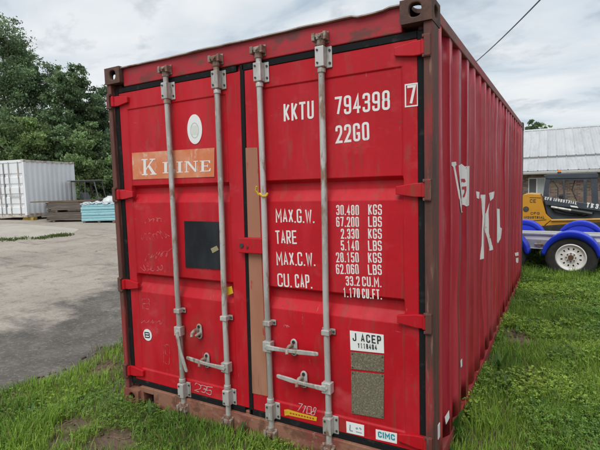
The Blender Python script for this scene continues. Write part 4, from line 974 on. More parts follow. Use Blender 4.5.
def roof_slope(y0, z0, y1, z1, tag):
    L_ = math.hypot(y1 - y0, z1 - z0); mb = MB(); pw_ = .45
    prof = [(0, 0), (.02, .028), (.05, .028), (.07, 0), (.15, 0), (.158, .008), (.172, .008), (.18, 0), (.29, 0), (.298, .008), (.312, .008), (.32, 0), (pw_, 0)]
    for (xa, ha), (xb, hb) in zip(prof, prof[1:]): mb.flat([(xa, 0, ha), (xb, 0, hb), (xb, L_, hb), (xa, L_, ha)])
    mb.flat([(0, 0, -.012), (pw_, 0, -.012), (pw_, L_, -.012), (0, L_, -.012)])
    me_ = mb.mesh('roof_panel', m_roof); a = math.atan2(z1 - z0, y1 - y0); x = X0
    while x < X1: link_copy(me_, 'roof_panel', BARN, (x, y0, z0), (a, 0, 0)); x += pw_
roof_slope(-.05, ez + .05, bz1.y, bz1.z, 'l'); roof_slope(bz1.y - .12, bz1.z + .06, bz2.y, bz2.z, 'u')
mb = MB(); mb.prism([(bz2.y, bz2.z - .02), (2 * bz2.y - .0, ez), (2 * bz2.y, ez - .05), (bz2.y, bz2.z - .08)], 'x', X0, X1); mb.obj('rear_roof', m_roof, BARN)
mb = MB(); mb.prism([(bz2.y - .18, bz2.z - .05), (bz2.y, bz2.z + .06), (bz2.y + .18, bz2.z - .05), (bz2.y, bz2.z + .03)], 'x', X0, X1); mb.obj('ridge_cap', m_roof, BARN)
mb = MB(); mb.box(X0, X1, -.03, .0, ez - .13, ez + .03); mb.obj('fascia', m_trim, BARN)
mb = MB(); mb.box(X0, X1, .0, yw, ez - .02, ez - .001); mb.obj('soffit', m_trim, BARN)
mb = MB(); mb.prism([(-.03, ez - .01), (-.03, ez - .1), (-.11, ez - .1), (-.14, ez - .01), (-.13, ez - .01), (-.10, ez - .09), (-.04, ez - .09), (-.04, ez - .01)], 'x', X0, X1); mb.obj('gutter', m_trim, BARN)
mb = MB(); mb.box(X0, X1, bz1.y - .14, bz1.y - .125, bz1.z - .03, bz1.z + .055); mb.obj('roof_step_flashing', mat('dull_flashing', (.22, .22, .22), .6), BARN)

# ================================================================== TRAILER
m_blue = mat('glossy_blue_paint', (.010, .035, .58), .45, layers=[((.008, .025, .45), 3, .45, .7, (1, 1, 1), .6), (DIRT, 10, .64, .78, (1, 1, 1), .4)], coat=.1)
m_tyre = mat('tyre_rubber', (.018, .018, .019), .75, layers=[((.05, .045, .04), 9, .5, .7, (1, 1, 1), .7)])
m_rim = mat('white_wheel_paint', (.72, .71, .69), .4, layers=[((.45, .40, .33), 12, .58, .72, (1, 1, 1), .6)])
m_hub = mat('rusty_hub', (.13, .07, .04), .7, .3)
m_alu = mat('aluminium_frame', (.46, .48, .50), .42, .5, layers=[((.33, .34, .35), 5, .45, .7, (.3, 1, 3), .7), ((.6, .6, .6), 9, .6, .7, (.3, 1, 2), .6)])
m_wst = mat('white_stripe', (.74, .74, .73), .45)
wc = dep(571.3, 256.8, 8.0); TY = wc[1]; RW = .392
TG = float(ground_z(wc[0], TY))
TR = thing('flatbed_trailer', 'grey tandem-axle flatbed trailer with blue fenders and white wheels on the grass', 'trailer', (wc[0], TY, wc[2] - RW), -.085)
def wheel(x, y, face):
    mb = MB(); ny = 40
    prof = [(.215, -.10), (.25, -.118), (.33, -.125), (.375, -.118), (.398, -.095), (RW, -.06), (RW, .06), (.398, .095), (.375, .118), (.33, .125), (.25, .118), (.215, .10)]
    vs = [(x + r_ * math.cos(2 * math.pi * i / ny), y + d_, RW + r_ * math.sin(2 * math.pi * i / ny)) for i in range(ny) for r_, d_ in prof]; k = len(prof)
    mb.add(vs, [(i * k + j, ((i + 1) % ny) * k + j, ((i + 1) % ny) * k + (j + 1) % k, i * k + (j + 1) % k) for i in range(ny) for j in range(k)])
    wh = mb.obj('wheel', m_tyre, TR, smooth=True)
    # rim: dish with 12 round openings
    s_ = face; mb = MB(); n_ = 12; fl_ = .236
    ringp = [(fl_, .112), (.222, .120), (.204, .085), (.186, .072)]
    ny = 48
    vs = [(x + r_ * math.cos(2 * math.pi * i / ny), y + s_ * d_, RW + r_ * math.sin(2 * math.pi * i / ny)) for i in range(ny) for r_, d_ in ringp]; k = len(ringp)
    mb.add(vs, [(i * k + j, ((i + 1) % ny) * k + j, ((i + 1) % ny) * k + j + 1, i * k + j + 1) for i in range(ny) for j in range(k - 1)])
    for i in range(n_):           # sector faces with holes
        a0, a1 = 2 * math.pi * i / n_, 2 * math.pi * (i + 1) / n_; am = (a0 + a1) / 2; hc = .146; hr = .019
        outer = []
        for t in np.linspace(a0, a1, 5): outer.append((.186 * math.cos(t), .186 * math.sin(t)))
        for t in np.linspace(a1, a0, 5): outer.append((.10 * math.cos(t), .10 * math.sin(t)))
        cxh, czh = hc * math.cos(am), hc * math.sin(am); m_ = len(outer)
        inner = []
        for q in outer:
            d_ = math.atan2(q[1] - czh, q[0] - cxh); inner.append((cxh + hr * math.cos(d_), czh + hr * math.sin(d_)))
        V = [(x + q[0], y + s_ * .072, RW + q[1]) for q in outer] + [(x + q[0], y + s_ * .072, RW + q[1]) for q in inner] + [(x + q[0], y + s_ * .05, RW + q[1]) for q in inner]
        mb.add(V, [(j, (j + 1) % m_, m_ + (j + 1) % m_, m_ + j) for j in range(m_)] + [(m_ + j, m_ + (j + 1) % m_, 2 * m_ + (j + 1) % m_, 2 * m_ + j) for j in range(m_)])
    mb.cyl((x, y + s_ * .0719, RW), (x, y + s_ * .085, RW), .101, 24, .088)
    mb.obj('rim', m_rim, wh, smooth=True)
    mb = MB(); mb.cyl((x, y - s_ * .1, RW), (x, y + s_ * .045, RW), .2, 24); mb.obj('brake_drum', m_dark, wh)
    mb = MB(); mb.cyl((x, y + s_ * .08, RW), (x, y + s_ * .125, RW), .045, 16, .038)
    for i in range(8):
        a = 2 * math.pi * i / 8; mb.cyl((x + .07 * math.cos(a), y + s_ * .08, RW + .07 * math.sin(a)), (x + .07 * math.cos(a), y + s_ * .10, RW + .07 * math.sin(a)), .012, 6)
    mb.obj('hub', m_hub, wh)
def fender(x, y, face):
    mb = MB(); n_ = 28; R1 = .452; vs = []; hw = .155
    angs = [math.radians(4 + 172 * i / n_) for i in range(n_ + 1)]
    prof = [(R1 - .055, -hw), (R1 - .01, -hw), (R1, -hw + .012), (R1, hw - .012), (R1 - .01, hw), (R1 - .055, hw)]
    for a in angs:
        for r_, d_ in prof:
            wd = (.055 + .05 * math.sin(a)) if r_ < R1 - .05 else None
            rr = R1 - wd if wd else r_
            vs.append((x + rr * math.cos(a), y + d_, RW + rr * math.sin(a)))
    k = len(prof); mb.add(vs, [(i * k + j, (i + 1) * k + j, (i + 1) * k + j + 1, i * k + j + 1) for i in range(n_) for j in range(k - 1)])
    rr = R1 - .006; mp_ = MB(); mp_.prism([(x + rr * math.cos(a), RW + rr * math.sin(a)) for a in angs], 'y', y - face * (hw - .003), y - face * (hw - .008)); mp_.obj('fender_skirt', m_blue, TR)
    o = mb.obj('fender', m_blue, TR, smooth=True); o.data.set_sharp_from_angle(angle=math.radians(25)); sm = o.modifiers.new('t', 'SOLIDIFY'); sm.thickness = .004
AX = 1.10
dyf = 2.32
for x in (0, -AX):
    for y, f_ in ((0, -1), (dyf, 1)): wheel(x, y, f_); fender(x, y, f_)
    mb = MB(); mb.cyl((x, .1, RW), (x, dyf - .1, RW), .05, 12); mb.obj('axle', m_dark, TR)
loc = lambda u, v, y: on_y(u, v, y) - np.array([wc[0], TY, wc[2] - RW])
yi = .20
zd1 = loc(571, 234.2, TY + yi)[2]; zd2 = loc(571, 236.4, TY + yi)[2]; zd3 = loc(560, 240.2, TY + yi)[2]; zd4 = loc(560, 250, TY + yi)[2]
XL, XR = -4.3, 2.6
mb = MB(); mb.box(XL, XR, yi, yi + .09, zd2 + .0, zd1); mb.obj('side_rail', m_alu, TR, bevel=.008)
mb = MB(); mb.box(XL, XR, yi + .03, yi + .09, zd3, zd2 - .001); mb.obj('white_side_stripe', m_wst, TR)
mb = MB(); mb.box(XL, XR, yi + .02, yi + .09, zd4, zd3 - .001); mb.box(XL, XR, yi - .02, yi + .02, zd4 - .0, zd4 + .02); mb.obj('main_beam', m_alu, TR, bevel=.006)
mb = MB(); mb.box(XL, XR, dyf - yi - .09, dyf - yi, zd4 - .02, zd1 - .14); mb.obj('main_beam', m_alu, TR, bevel=.006)
i = 0; yy = yi + .095
pk = MB(); pk.box(XL, XR, 0, .178, 0, .04); pk_me = pk.mesh('deck_plank', mat('weathered_deck_boards', (.36, .35, .33), .8, layers=[((.26, .24, .21), 5, .45, .65, (.3, 3, 3), .7)]))
while yy + .18 < dyf - yi - .09: link_copy(pk_me, 'deck_plank', TR, (0, yy, zd1 - .18)); yy += .185
for x in (-3.6, -2.6, -1.6, -.5, .6, 1.6, 2.4):
    mb = MB(); mb.box(x - .03, x + .03, yi + .09, dyf - yi - .09, zd4 - .03, zd1 - .182); mb.obj('cross_member', m_alu, TR)
mb = MB(); mb.box(-.55, -.5, yi - .03, yi + .0, zd4 + .05, zd3 - .02); mb.cyl((-.6, yi - .02, (zd3 + zd4) / 2), (-.45, yi - .02, (zd3 + zd4) / 2), .02, 10); mb.obj('suspension_hanger', m_galvr, TR)
for sx in (-1, 1):
    mb = MB(); xx = sx * .43 - AX / 2; mb.box(xx - .30, xx + .30, yi + .0, yi + .06, .43, .47); mb.obj('leaf_spring', m_dark, TR)
mb = MB(); mb.tube([(XR, yi + .05, zd4 + .12), (XR + 1.3, dyf / 2, zd4 + .1)], .05, 8); mb.tube([(XR, dyf - yi - .05, zd4 + .12), (XR + 1.3, dyf / 2, zd4 + .1)], .05, 8); mb.cyl((XR + 1.25, dyf / 2, zd4 + .1), (XR + 1.55, dyf / 2, zd4 + .1), .05, 10); mb.cyl((XR + 1.2, dyf / 2, 0.0), (XR + 1.2, dyf / 2, zd4 + .2), .04, 10); mb.obj('drawbar', m_alu, TR)

# ================================================================== LOADER
m_ylw = mat('loader_yellow', (.60, .28, .02), .4, layers=[((.50, .22, .02), 4, .45, .7, (1, 1, 1), .6), (DIRT, 9, .64, .76, (1, 1, 1), .5)])
m_slate = mat('loader_slate', (.045, .055, .07), .45, layers=[((.075, .085, .10), 5, .45, .7, (1, 1, 1), .6), (DIRT, 9, .66, .78, (1, 1, 1), .4)])
LP = dep(560, 215, 12.6); LY = LP[1]
lz = float(ground_z(LP[0], LY + .6))
LD = thing('skid_loader', 'yellow and dark grey compact loader standing behind the trailer', 'loader', (LP[0], LY, lz))
def lo(u, v, y=0.):
    q = on_y(u, v, LY + y); return (q[0] - LP[0], q[2] - lz)
def lprism(pix, y0, y1, m, name, par=LD, bevel=.012):
    mb = MB(); mb.prism([lo(u, v, y0) for u, v in pix], 'y', y0, y1); return mb.obj(name, m, par, bevel=bevel)
body = lprism([(519, 199), (524, 194.5), (529, 193.6), (540, 194.3), (542, 199), (546, 214), (552, 219.5), (546, 224), (543, 227), (522, 227), (517, 214)], .10, 1.25, m_ylw, 'engine_body')
trk = lprism([(520, 227.5), (602, 222), (625, 226), (628, 240), (618, 249), (528, 250), (519, 242)], .0, .30, m_tyre, 'track'); lprism([(520, 227.5), (602, 222), (625, 226), (628, 240), (618, 249), (528, 250), (519, 242)], 1.05, 1.35, m_tyre, 'track')
lprism([(543, 227.2), (552, 219.8), (602, 218.6), (612, 222), (612, 236), (543, 238)], .12, 1.22, m_ylw, 'chassis')
lprism([(551, 219.3), (601, 218.2), (601, 219.8), (551, 220.8)], .06, .12, mat('pale_yellow_edge', (.66, .42, .16), .5), 'running_board', bevel=.004)
lprism([(544, 201), (553, 203), (600, 209.5), (606, 213), (606, 218), (552, 219), (547, 214)], .14, 1.20, m_slate, 'lower_cab')
for y0, y1 in ((.04, .12), (1.22, 1.30)):
    lprism([(542.5, 196), (553, 197.6), (575, 201.5), (600, 205), (640, 210), (652, 224), (645, 228), (634, 216), (600, 211.3), (572, 207.6), (546, 205)], y0, y1, m_slate, 'lift_arm')
lprism([(639, 222), (652, 222), (668, 250), (640, 252)], .0, 1.35, m_slate, 'bucket')
# cab: posts and roof
for y0 in (.16, 1.12):
    lprism([(545.5, 178), (549.5, 176), (551.5, 178), (548.5, 186), (549, 197.5), (543, 196)], y0, y0 + .07, m_slate, 'cab_post', bevel=.006)
    lprism([(562.6, 180), (564.6, 180), (565.6, 199.5), (563.4, 199.2)], y0, y0 + .05, m_slate, 'cab_post', bevel=.004)
    lprism([(583.5, 180), (586.8, 180), (586.8, 203), (583.5, 202.5)], y0, y0 + .07, m_slate, 'cab_post', bevel=.006)
    lprism([(590.5, 175), (597.2, 175), (598.6, 204.9), (592.2, 204.2)], y0, y0 + .07, m_slate, 'cab_post', bevel=.006)
    lprism([(551, 178.6), (590, 178), (590, 180.2), (551.5, 180.8)], y0 + .005, y0 + .06, m_slate, 'cab_rail', bevel=.004)
lprism([(543.5, 175.2), (549, 174), (597, 172.6), (598.5, 175), (598, 178), (549, 178.8), (545.5, 178)], .14, 1.21, m_slate, 'cab_roof')
mb = MB(); q = lo(559.3, 174, .5); mb.cyl((q[0], .5, q[1] - .02), (q[0], .5, q[1] + .05), .05, 14); bc = mb.obj('beacon_base', m_blk, LD); mb = MB(); mb.cyl((q[0], .5, q[1] + .05), (q[0], .5, q[1] + .12), .045, 14, .035); mb.obj('beacon_lens', mat('orange_lens', (.75, .22, .05), .3), bc, bevel=.008)
mb = MB(); a = lo(572, 205, .5); mb.box(a[0] - .25, a[0] + .25, .35, .95, a[1] - .1, a[1] + .06); mb.box(a[0] - .32, a[0] - .2, .35, .95, a[1] + .06, a[1] + .3); mb.obj('seat', m_blk, LD, bevel=.03)
mb = MB(); a = lo(526, 209, .10)
mb.cyl((a[0], .1, a[1]), (a[0], .085, a[1]), .075, 20); gr = mb.obj('round_grille', m_blk, LD)
mb = MB()
for k in range(-3, 4): mb.box(a[0] - .06 + .01 * abs(k), a[0] + .06 - .01 * abs(k), .078, .0849, a[1] + k * .018 - .004, a[1] + k * .018 + .004)
mb.obj('grille_bar', m_grey, gr)
def flat_text(txt, u0, v0, u1, v1, h, sw, y, m, par, name):
    a = np.array(lo(u0, v0, y)); b = np.array(lo(u1, v1, y)); d = b - a; Lg = np.linalg.norm(d); d = d / Lg; n_ = np.array([-d[1], d[0]]); lo_, hi = .005, .5
    for _ in range(40):
        c = (lo_ + hi) / 2; _, W_ = text_mb(txt, h, c, sw, lambda x, z, l: (x, 0, z))
        if W_ > Lg: hi = c
        else: lo_ = c
    def pl(x, z, l):
        q = a + d * x + n_ * z; return (q[0], y - .002 - l * 4, q[1])
    mb, _ = text_mb(txt, h, c, sw, pl); mb.obj(name, m, par)
flat_text('CFG INDUSTRIAL', 544.5, 199.6, 576.5, 204.6, .082, .018, .04, m_sticker, LD, 'arm_lettering')
flat_text('TK35', 586, 207.3, 602.5, 209.6, .13, .028, .04, m_sticker, LD, 'model_lettering')
flat_text('CE', 529.8, 202.8, 536, 202.8, .10, .017, .10, m_ink, LD, 'body_lettering')
flat_text('CFG', 530.5, 214.6, 539.5, 214.6, .07, .014, .10, m_ink, LD, 'body_lettering')
flat_text('INDUSTRIAL', 524, 218.6, 544.5, 218.6, .07, .014, .10, m_ink, LD, 'body_lettering')
def ltube(pix, y, r_, m, name):
    mb = MB(); mb.tube([(lo(u, v, y)[0], y, lo(u, v, y)[1]) for u, v in pix], r_, 8); mb.obj(name, m, LD, smooth=True)
ltube([(551, 206.8), (571, 210.2)], .02, .032, m_galv, 'lift_cylinder_rod'); ltube([(571, 210.2), (592, 213.8)], .02, .045, m_blk, 'lift_cylinder')
ltube([(549, 203), (556, 209.5), (566, 212.5), (580, 214.5), (590, 212)], .07, .016, m_rubber, 'hydraulic_hose'); ltube([(549, 205), (555, 212.5), (568, 215), (584, 216), (594, 213)], .09, .016, m_rubber, 'hydraulic_hose')
ltube([(553, 181), (558, 188), (558, 197)], .2, .014, m_blk, 'grab_rail'); ltube([(575, 180), (572, 190), (577, 201)], .3, .014, m_blk, 'control_lever')
lprism([(529.5, 197.2), (541, 197.6), (541.2, 198.1), (529.5, 197.7)], .092, .0995, m_blk, 'panel_seam', bevel=0); lprism([(546.3, 219.4), (524, 221.3), (524, 221.8), (546.3, 220)], .092, .0995, m_blk, 'panel_seam', bevel=0)
lprism([(570, 205.4), (577, 206.2), (578.4, 208), (571, 207)], .032, .0385, m_sticker, 'arm_sticker', bevel=0)

# ================================================================== OVERHEAD CABLE
mb = MB(); p1 = dep(540, 0, 12); p2 = dep(478, 60, 20); d = p2 - p1
pts = [p1 + d * t + np.array([0, 0, .18 * ((t - .5) ** 2 - .25)]) for t in np.linspace(-1.9, 2.2, 40)]
mb.tube(pts, .021, 6); o = mb.obj('overhead_cable', mat('cable_grey', (.10, .10, .11), .6), None); o['label'] = 'thin dark overhead cable crossing the sky above the container'; o['category'] = 'cable'
m_pole = mat('weathered_pole', (.17, .13, .10), .85, layers=[((.10, .08, .06), 6, .45, .65, (3, 3, .2), .8)])
for q, lab in ((pts[-1], 'wooden utility pole far behind the red container carrying the cable'),):
    gz_ = float(ground_z(q[0], q[1])); mb = MB(); mb.cyl((q[0], q[1], gz_ - .3), (q[0], q[1], q[2] + .25), .15, 12, .11); mb.obj('utility_pole', m_pole, None, label=lab, category='pole', smooth=True)

# ================================================================== FOLIAGE
def foliage_material(name, trans=.35, rough=.55):
    m = bpy.data.materials.new(name); m.use_nodes = True; t = m.node_tree; b = t.nodes['Principled BSDF']; outn = t.nodes['Material Output']
    at = t.nodes.new('ShaderNodeAttribute'); at.attribute_name = 'tint'; t.links.new(at.outputs['Color'], b.inputs['Base Color']); b.inputs['Roughness'].default_value = rough; b.inputs['Specular IOR Level'].default_value = .3
    tr = t.nodes.new('ShaderNodeBsdfTranslucent'); mxs = t.nodes.new('ShaderNodeMixShader'); mxs.inputs[0].default_value = trans
    t.links.new(at.outputs['Color'], tr.inputs['Color']); t.links.new(b.outputs[0], mxs.inputs[1]); t.links.new(tr.outputs[0], mxs.inputs[2]); t.links.new(mxs.outputs[0], outn.inputs[0])
    return m
m_leaf = foliage_material('leaves'); m_grass = foliage_material('grass_blades', .3, .5)
m_bark = mat('bark', (.09, .07, .055), .9, layers=[((.15, .12, .10), 8, .45, .65, (2, 2, .3), .8)], bump=[(20, .7, .02)])
def tri_mesh(name, V, F, tint, m):
    """V (n,3), F (k,3 or 4) int, tint (n,3)"""
    me = bpy.data.meshes.new(name); k = F.shape[1]
    me.vertices.add(len(V)); me.vertices.foreach_set('co', V.astype(np.float32).ravel())
    me.loops.add(F.size); me.loops.foreach_set('vertex_index', F.astype(np.int32).ravel())
    me.polygons.add(len(F)); me.polygons.foreach_set('loop_start', np.arange(0, F.size, k, dtype=np.int32)); me.polygons.foreach_set('loop_total', np.full(len(F), k, dtype=np.int32))
    me.update(calc_edges=True)
    a = me.attributes.new('tint', 'FLOAT_COLOR', 'POINT'); a.data.foreach_set('color', np.concatenate([tint, np.ones((len(V), 1))], 1).astype(np.float32).ravel())
    me.materials.append(m); return me
def leaves_at(P, size, base, var, rng):
    n = len(P); s_ = size * rng.uniform(.6, 1.35, n)
    a = rng.normal(size=(n, 3)); a /= np.linalg.norm(a, axis=1)[:, None]; c = rng.normal(size=(n, 3)); c[:, 2] += .6
    b = np.cross(a, c); b /= np.linalg.norm(b, axis=1)[:, None] + 1e-9
    a *= s_[:, None]; b *= (s_ * .6)[:, None]
    V = np.stack([P - a, P + b * .9, P + a, P - b * .9], 1).reshape(-1, 3)
    F = np.arange(4 * n).reshape(n, 4)
    tint = np.clip(np.array(base) * rng.uniform(1 - var, 1 + var, (n, 1)) * np.array([1, 1, 1]) + rng.normal(0, .006, (n, 3)), .004, 1)
    return V, F, np.repeat(tint, 4, 0)
def tree(u, d, top_v, width_px, base_col, label, seed, group='trees along the far edge of the yard', n_leaf=21000, leaf=.095, low=.12, name='broadleaf_tree', trunk_r=None, lobes=34):
    rng = np.random.default_rng(seed); r = random.Random(seed)
    q = dep(u, 190, d); x, y = q[0], q[1]; z0 = float(ground_z(x, y)); top = dep(u, top_v, d)[2]; Ht = top - z0; R_ = width_px * d / FPX / 2
    T = thing(name, label, 'tree', (x, y, z0), 0, group)
    tr_ = trunk_r or Ht * .016
    mb = MB(); lean = rng.uniform(-.03, .03, 2)
    th = Ht * .8; path = [(lean[0] * h_ * 1 + .1 * math.sin(h_ * .7 + seed), lean[1] * h_, h_) for h_ in np.linspace(-.3, th, 9)]
    mb.tube(path, [tr_ * (1.3 - 1.05 * i / 8) for i in range(9)], 8)
    nb = lobes; C = []
    for i in range(nb):                         # limbs, then sprays of leaves strung along and around them
        hz = low + (1 - low) * (i + .5) / nb; h_ = Ht * hz
        t01 = (hz - low) / (1 - low); prof = (max(.05, math.sin(math.pi * min(1, .14 + .84 * t01)))) ** .75
        rr = R_ * prof * r.uniform(.55, 1.08); a = r.uniform(0, 6.283); up = r.uniform(-.05, .10) * Ht
        tip = Vector((rr * math.cos(a) + lean[0] * h_, rr * math.sin(a) + lean[1] * h_, min(h_ + up, Ht * .985)))
        hb = max(Ht * .06, tip.z * .74 - .5); b0 = Vector((lean[0] * hb, lean[1] * hb, hb)); mid = b0.lerp(tip, .5) + Vector((0, 0, .3))
        if i % 2 == 0: mb.tube([b0, mid, tip], [tr_ * .32, tr_ * .18, tr_ * .05], 5)
        sh = r.uniform(.8, 1.25)
        for k in range(6):
            t_ = r.uniform(.35, 1.06); c_ = b0.lerp(tip, t_) + Vector((r.gauss(0, .13), r.gauss(0, .13), r.gauss(0, .09))) * R_
            C.append((c_, R_ * r.uniform(.05, .13), sh * r.uniform(.55, 1.6)))
    mb.obj('trunk', m_bark, T, smooth=True)
    Ps, tn = [], []; per = n_leaf / len(C)
    for c, sz, sh in C:
        k = int(per * r.uniform(.5, 1.6)); v = rng.normal(size=(k, 3)) * sz * np.array([1.0, 1.0, .62]); v[:, 2] -= .25 * np.abs(v[:, 0])
        Ps.append(np.array(c) + v); tn.append(np.full(k, sh))
    P_ = np.concatenate(Ps); f = np.concatenate(tn); ok = (P_[:, 2] > .15) & (P_[:, 2] < Ht * 1.01); P_ = P_[ok]; f = f[ok]
    V, F, ti = leaves_at(P_, leaf, base_col, .3, rng); ti = np.clip(ti * np.repeat(f, 4)[:, None], .004, 1)
    o = bpy.data.objects.new('crown', tri_mesh('crown', V, F, ti, m_leaf)); COL.objects.link(o); o.parent = T
    return T
DG, MG, LG, YG = (.125, .19, .10), (.150, .225, .11), (.165, .240, .10), (.190, .270, .10)
tree(14, 37, 25, 92, MG, 'tallest broad green tree at the far left behind the white container', 1, n_leaf=36000, lobes=52)
tree(-34, 38, 34, 90, DG, 'tall dark tree at the left picture edge', 2, n_leaf=24000)
tree(44, 40, 52, 66, DG, 'tall tree right of the tallest one, its top stepping down', 3, n_leaf=27000, lobes=42)
tree(65, 35, 70, 44, MG, 'slender mid-height tree above the white container roof end', 4, n_leaf=24000, lobes=40)
tree(82, 37, 68, 46, MG, 'rounded mid-height tree above the lumber', 5, n_leaf=24000, lobes=40)
tree(102, 38, 86, 44, DG, 'tree half hidden by the red container left edge', 6, n_leaf=21000)
tree(126, 39, 84, 46, DG, 'tree mostly hidden behind the red container left post', 7, n_leaf=12000)
tree(4, 31, 124, 70, LG, 'bright low bushy tree just above the white container doors', 8, n_leaf=18000, low=.05)
tree(34, 32, 118, 60, YG, 'pale green low tree above the middle of the white container', 9, n_leaf=18000, low=.05)
tree(62, 33, 126, 50, MG, 'low bushy tree above the far end of the white container', 10, n_leaf=16500, low=.05)
tree(92, 33, 118, 50, LG, 'light green low tree above the utility vehicle canopy', 11, n_leaf=18000, low=.05)
tree(118, 34, 128, 46, DG, 'dark low tree beside the red container left post', 12, n_leaf=13500, low=.05)
tree(-28, 31, 130, 60, MG, 'low bushy tree beyond the left picture edge', 13, n_leaf=12000, low=.05)
tree(531, 46, 120.5, 24, MG, 'small treetop showing above the barn roof beside the red container', 14, n_leaf=7500, leaf=.13, group='trees behind the barn', low=.2, lobes=34)
tree(542, 48, 124, 22, LG, 'lower treetop showing above the barn roof', 15, n_leaf=6000, leaf=.13, group='trees behind the barn', low=.2, lobes=34)
# undergrowth: one continuous mass at the foot of the trees
rng = np.random.default_rng(5); Ps = []
for u in np.linspace(-70, 150, 60):
    q = dep(u, 190, 41 + rng.uniform(-2, 3)); z0 = float(ground_z(q[0], q[1])); hgt = rng.uniform(3.5, 7)
    k = 420; v = rng.normal(size=(k, 3)); v /= np.linalg.norm(v, axis=1)[:, None]
    Ps.append(np.array([q[0], q[1], z0 + hgt * .5]) + v * rng.uniform(.3, 1, (k, 1)) ** .5 * np.array([1.5, 1.5, hgt * .52]))
P_ = np.concatenate(Ps); P_ = P_[P_[:, 2] > ground_z(P_[:, 0], P_[:, 1]) + .05]
V, F, ti = leaves_at(P_, .27, (.040, .075, .028), .4, rng)
o = bpy.data.objects.new('undergrowth', tri_mesh('undergrowth', V, F, ti, m_leaf)); COL.objects.link(o); o['kind'] = 'stuff'; o['label'] = 'dark green undergrowth filling the gaps below the far trees'; o['category'] = 'undergrowth'

# ------------------------------------------------------------------ grass
def vnoise(x, y, s_, seed):
    r = np.random.default_rng(seed); tab = r.random((64, 64)); X = x * s_; Y = y * s_; i = np.floor(X).astype(int); j = np.floor(Y).astype(int); fx = X - i; fy = Y - j; fx = fx * fx * (3 - 2 * fx); fy = fy * fy * (3 - 2 * fy)
    g_ = lambda a, b: tab[a % 64, b % 64]
    return (g_(i, j) * (1 - fx) + g_(i + 1, j) * fx) * (1 - fy) + (g_(i, j + 1) * (1 - fx) + g_(i + 1, j + 1) * fx) * fy
BARE = [(on_ground(112, 446)[:2], .22), (on_ground(72, 428)[:2], .14), (on_ground(105, 370)[:2], .16), (on_ground(519, 342)[:2], .20), (on_ground(514, 334)[:2], .16), (on_ground(60, 446)[:2], .10)]
def cover(x, y):
    """0..1 share of ground covered"""
    c = smooth(.02, .30, vnoise(x, y, 2.3, 1) * .6 + vnoise(x, y, 6.1, 2) * .4)
    for (bx_, by_), r_ in BARE: c = c * smooth(.5, 1.25, np.hypot(x - bx_, (y - by_)) / r_)
    c = c * smooth(-.02, .10, x - edge_x(y) + (vnoise(x, y, 9, 5) - .5) * .22)
    inside = (x > .02) & (x < W - .02) & (y > .06) & (y < LEN - .06)
    c = np.where(inside, 0, c)
    return c
def blades(n, x0, x1, y0, y1, lmin, lmax, wd, rng, seg=3):
    x = rng.uniform(x0, x1, n); y = rng.uniform(y0, y1, n); k = rng.random(n) < cover(x, y); x, y = x[k], y[k]
    # clumping
    cl = vnoise(x, y, 5.0, 9); big = vnoise(x, y, 1.1, 10)
    n = len(x); L_ = rng.uniform(lmin, lmax, n) * (.55 + .9 * cl) * (.8 + .4 * big)
    front = (y < .05) & (y > -.5) & (x > 0) & (x < W)
    L_ = np.where((np.hypot(x - .08, y) < .45) & (y < .3), L_ * .45, L_)
    L_ = np.where(front, np.minimum(L_, .05 + .17 * np.clip(-y / .35, 0, 1) + .04), L_)
    w_ = wd * rng.uniform(.6, 1.3, n); az_ = rng.uniform(0, 2 * math.pi, n); lean_ = rng.uniform(.1, .9, n); face = az_ + math.pi / 2 + rng.normal(0, .4, n)
    z = ground_z(x, y) - .005
    ts_ = [0, .4, .75, 1.0]; wf = [1, .85, .55, 0.0]; V = []
    for t_, f_ in zip(ts_, wf):
        h_ = L_ * t_ * (1 - .28 * lean_ * t_); ou = L_ * lean_ * t_ ** 1.8 * .75
        px, py, pz = x + np.cos(az_) * ou, y + np.sin(az_) * ou, z + h_
        if f_ > 0: V += [np.stack([px - np.cos(face) * w_ * f_ / 2, py - np.sin(face) * w_ * f_ / 2, pz], -1), np.stack([px + np.cos(face) * w_ * f_ / 2, py + np.sin(face) * w_ * f_ / 2, pz], -1)]
        else: V += [np.stack([px, py, pz], -1)]
    V = np.stack(V, 1); nv = V.shape[1]; base = (np.arange(n) * nv)[:, None]
    tri = np.array([[0, 1, 3], [0, 3, 2], [2, 3, 5], [2, 5, 4], [4, 5, 6]]); F = (base[:, :, None] + tri[None]).reshape(-1, 3)
    patch = vnoise(x, y, 1.6, 21); dry = rng.random(n) < (.05 + .05 * (patch < .3))
    A, B_, C_ = np.array([.125, .240, .036]), np.array([.265, .425, .060]), np.array([.26, .21, .10])
    lime = smooth(.35, .75, patch * .7 + rng.random(n) * .35 + .25 * np.exp(-((x + .75) / .35) ** 2) * (y > -.3))
    lime = lime * np.where(x > 2.3, .8, 1)
    tint = A * (1 - lime[:, None]) + B_ * lime[:, None]; tint = np.where(dry[:, None], C_, tint) * rng.uniform(.75, 1.25, (n, 1))
    return V.reshape(-1, 3), F, np.repeat(tint, nv, 0)
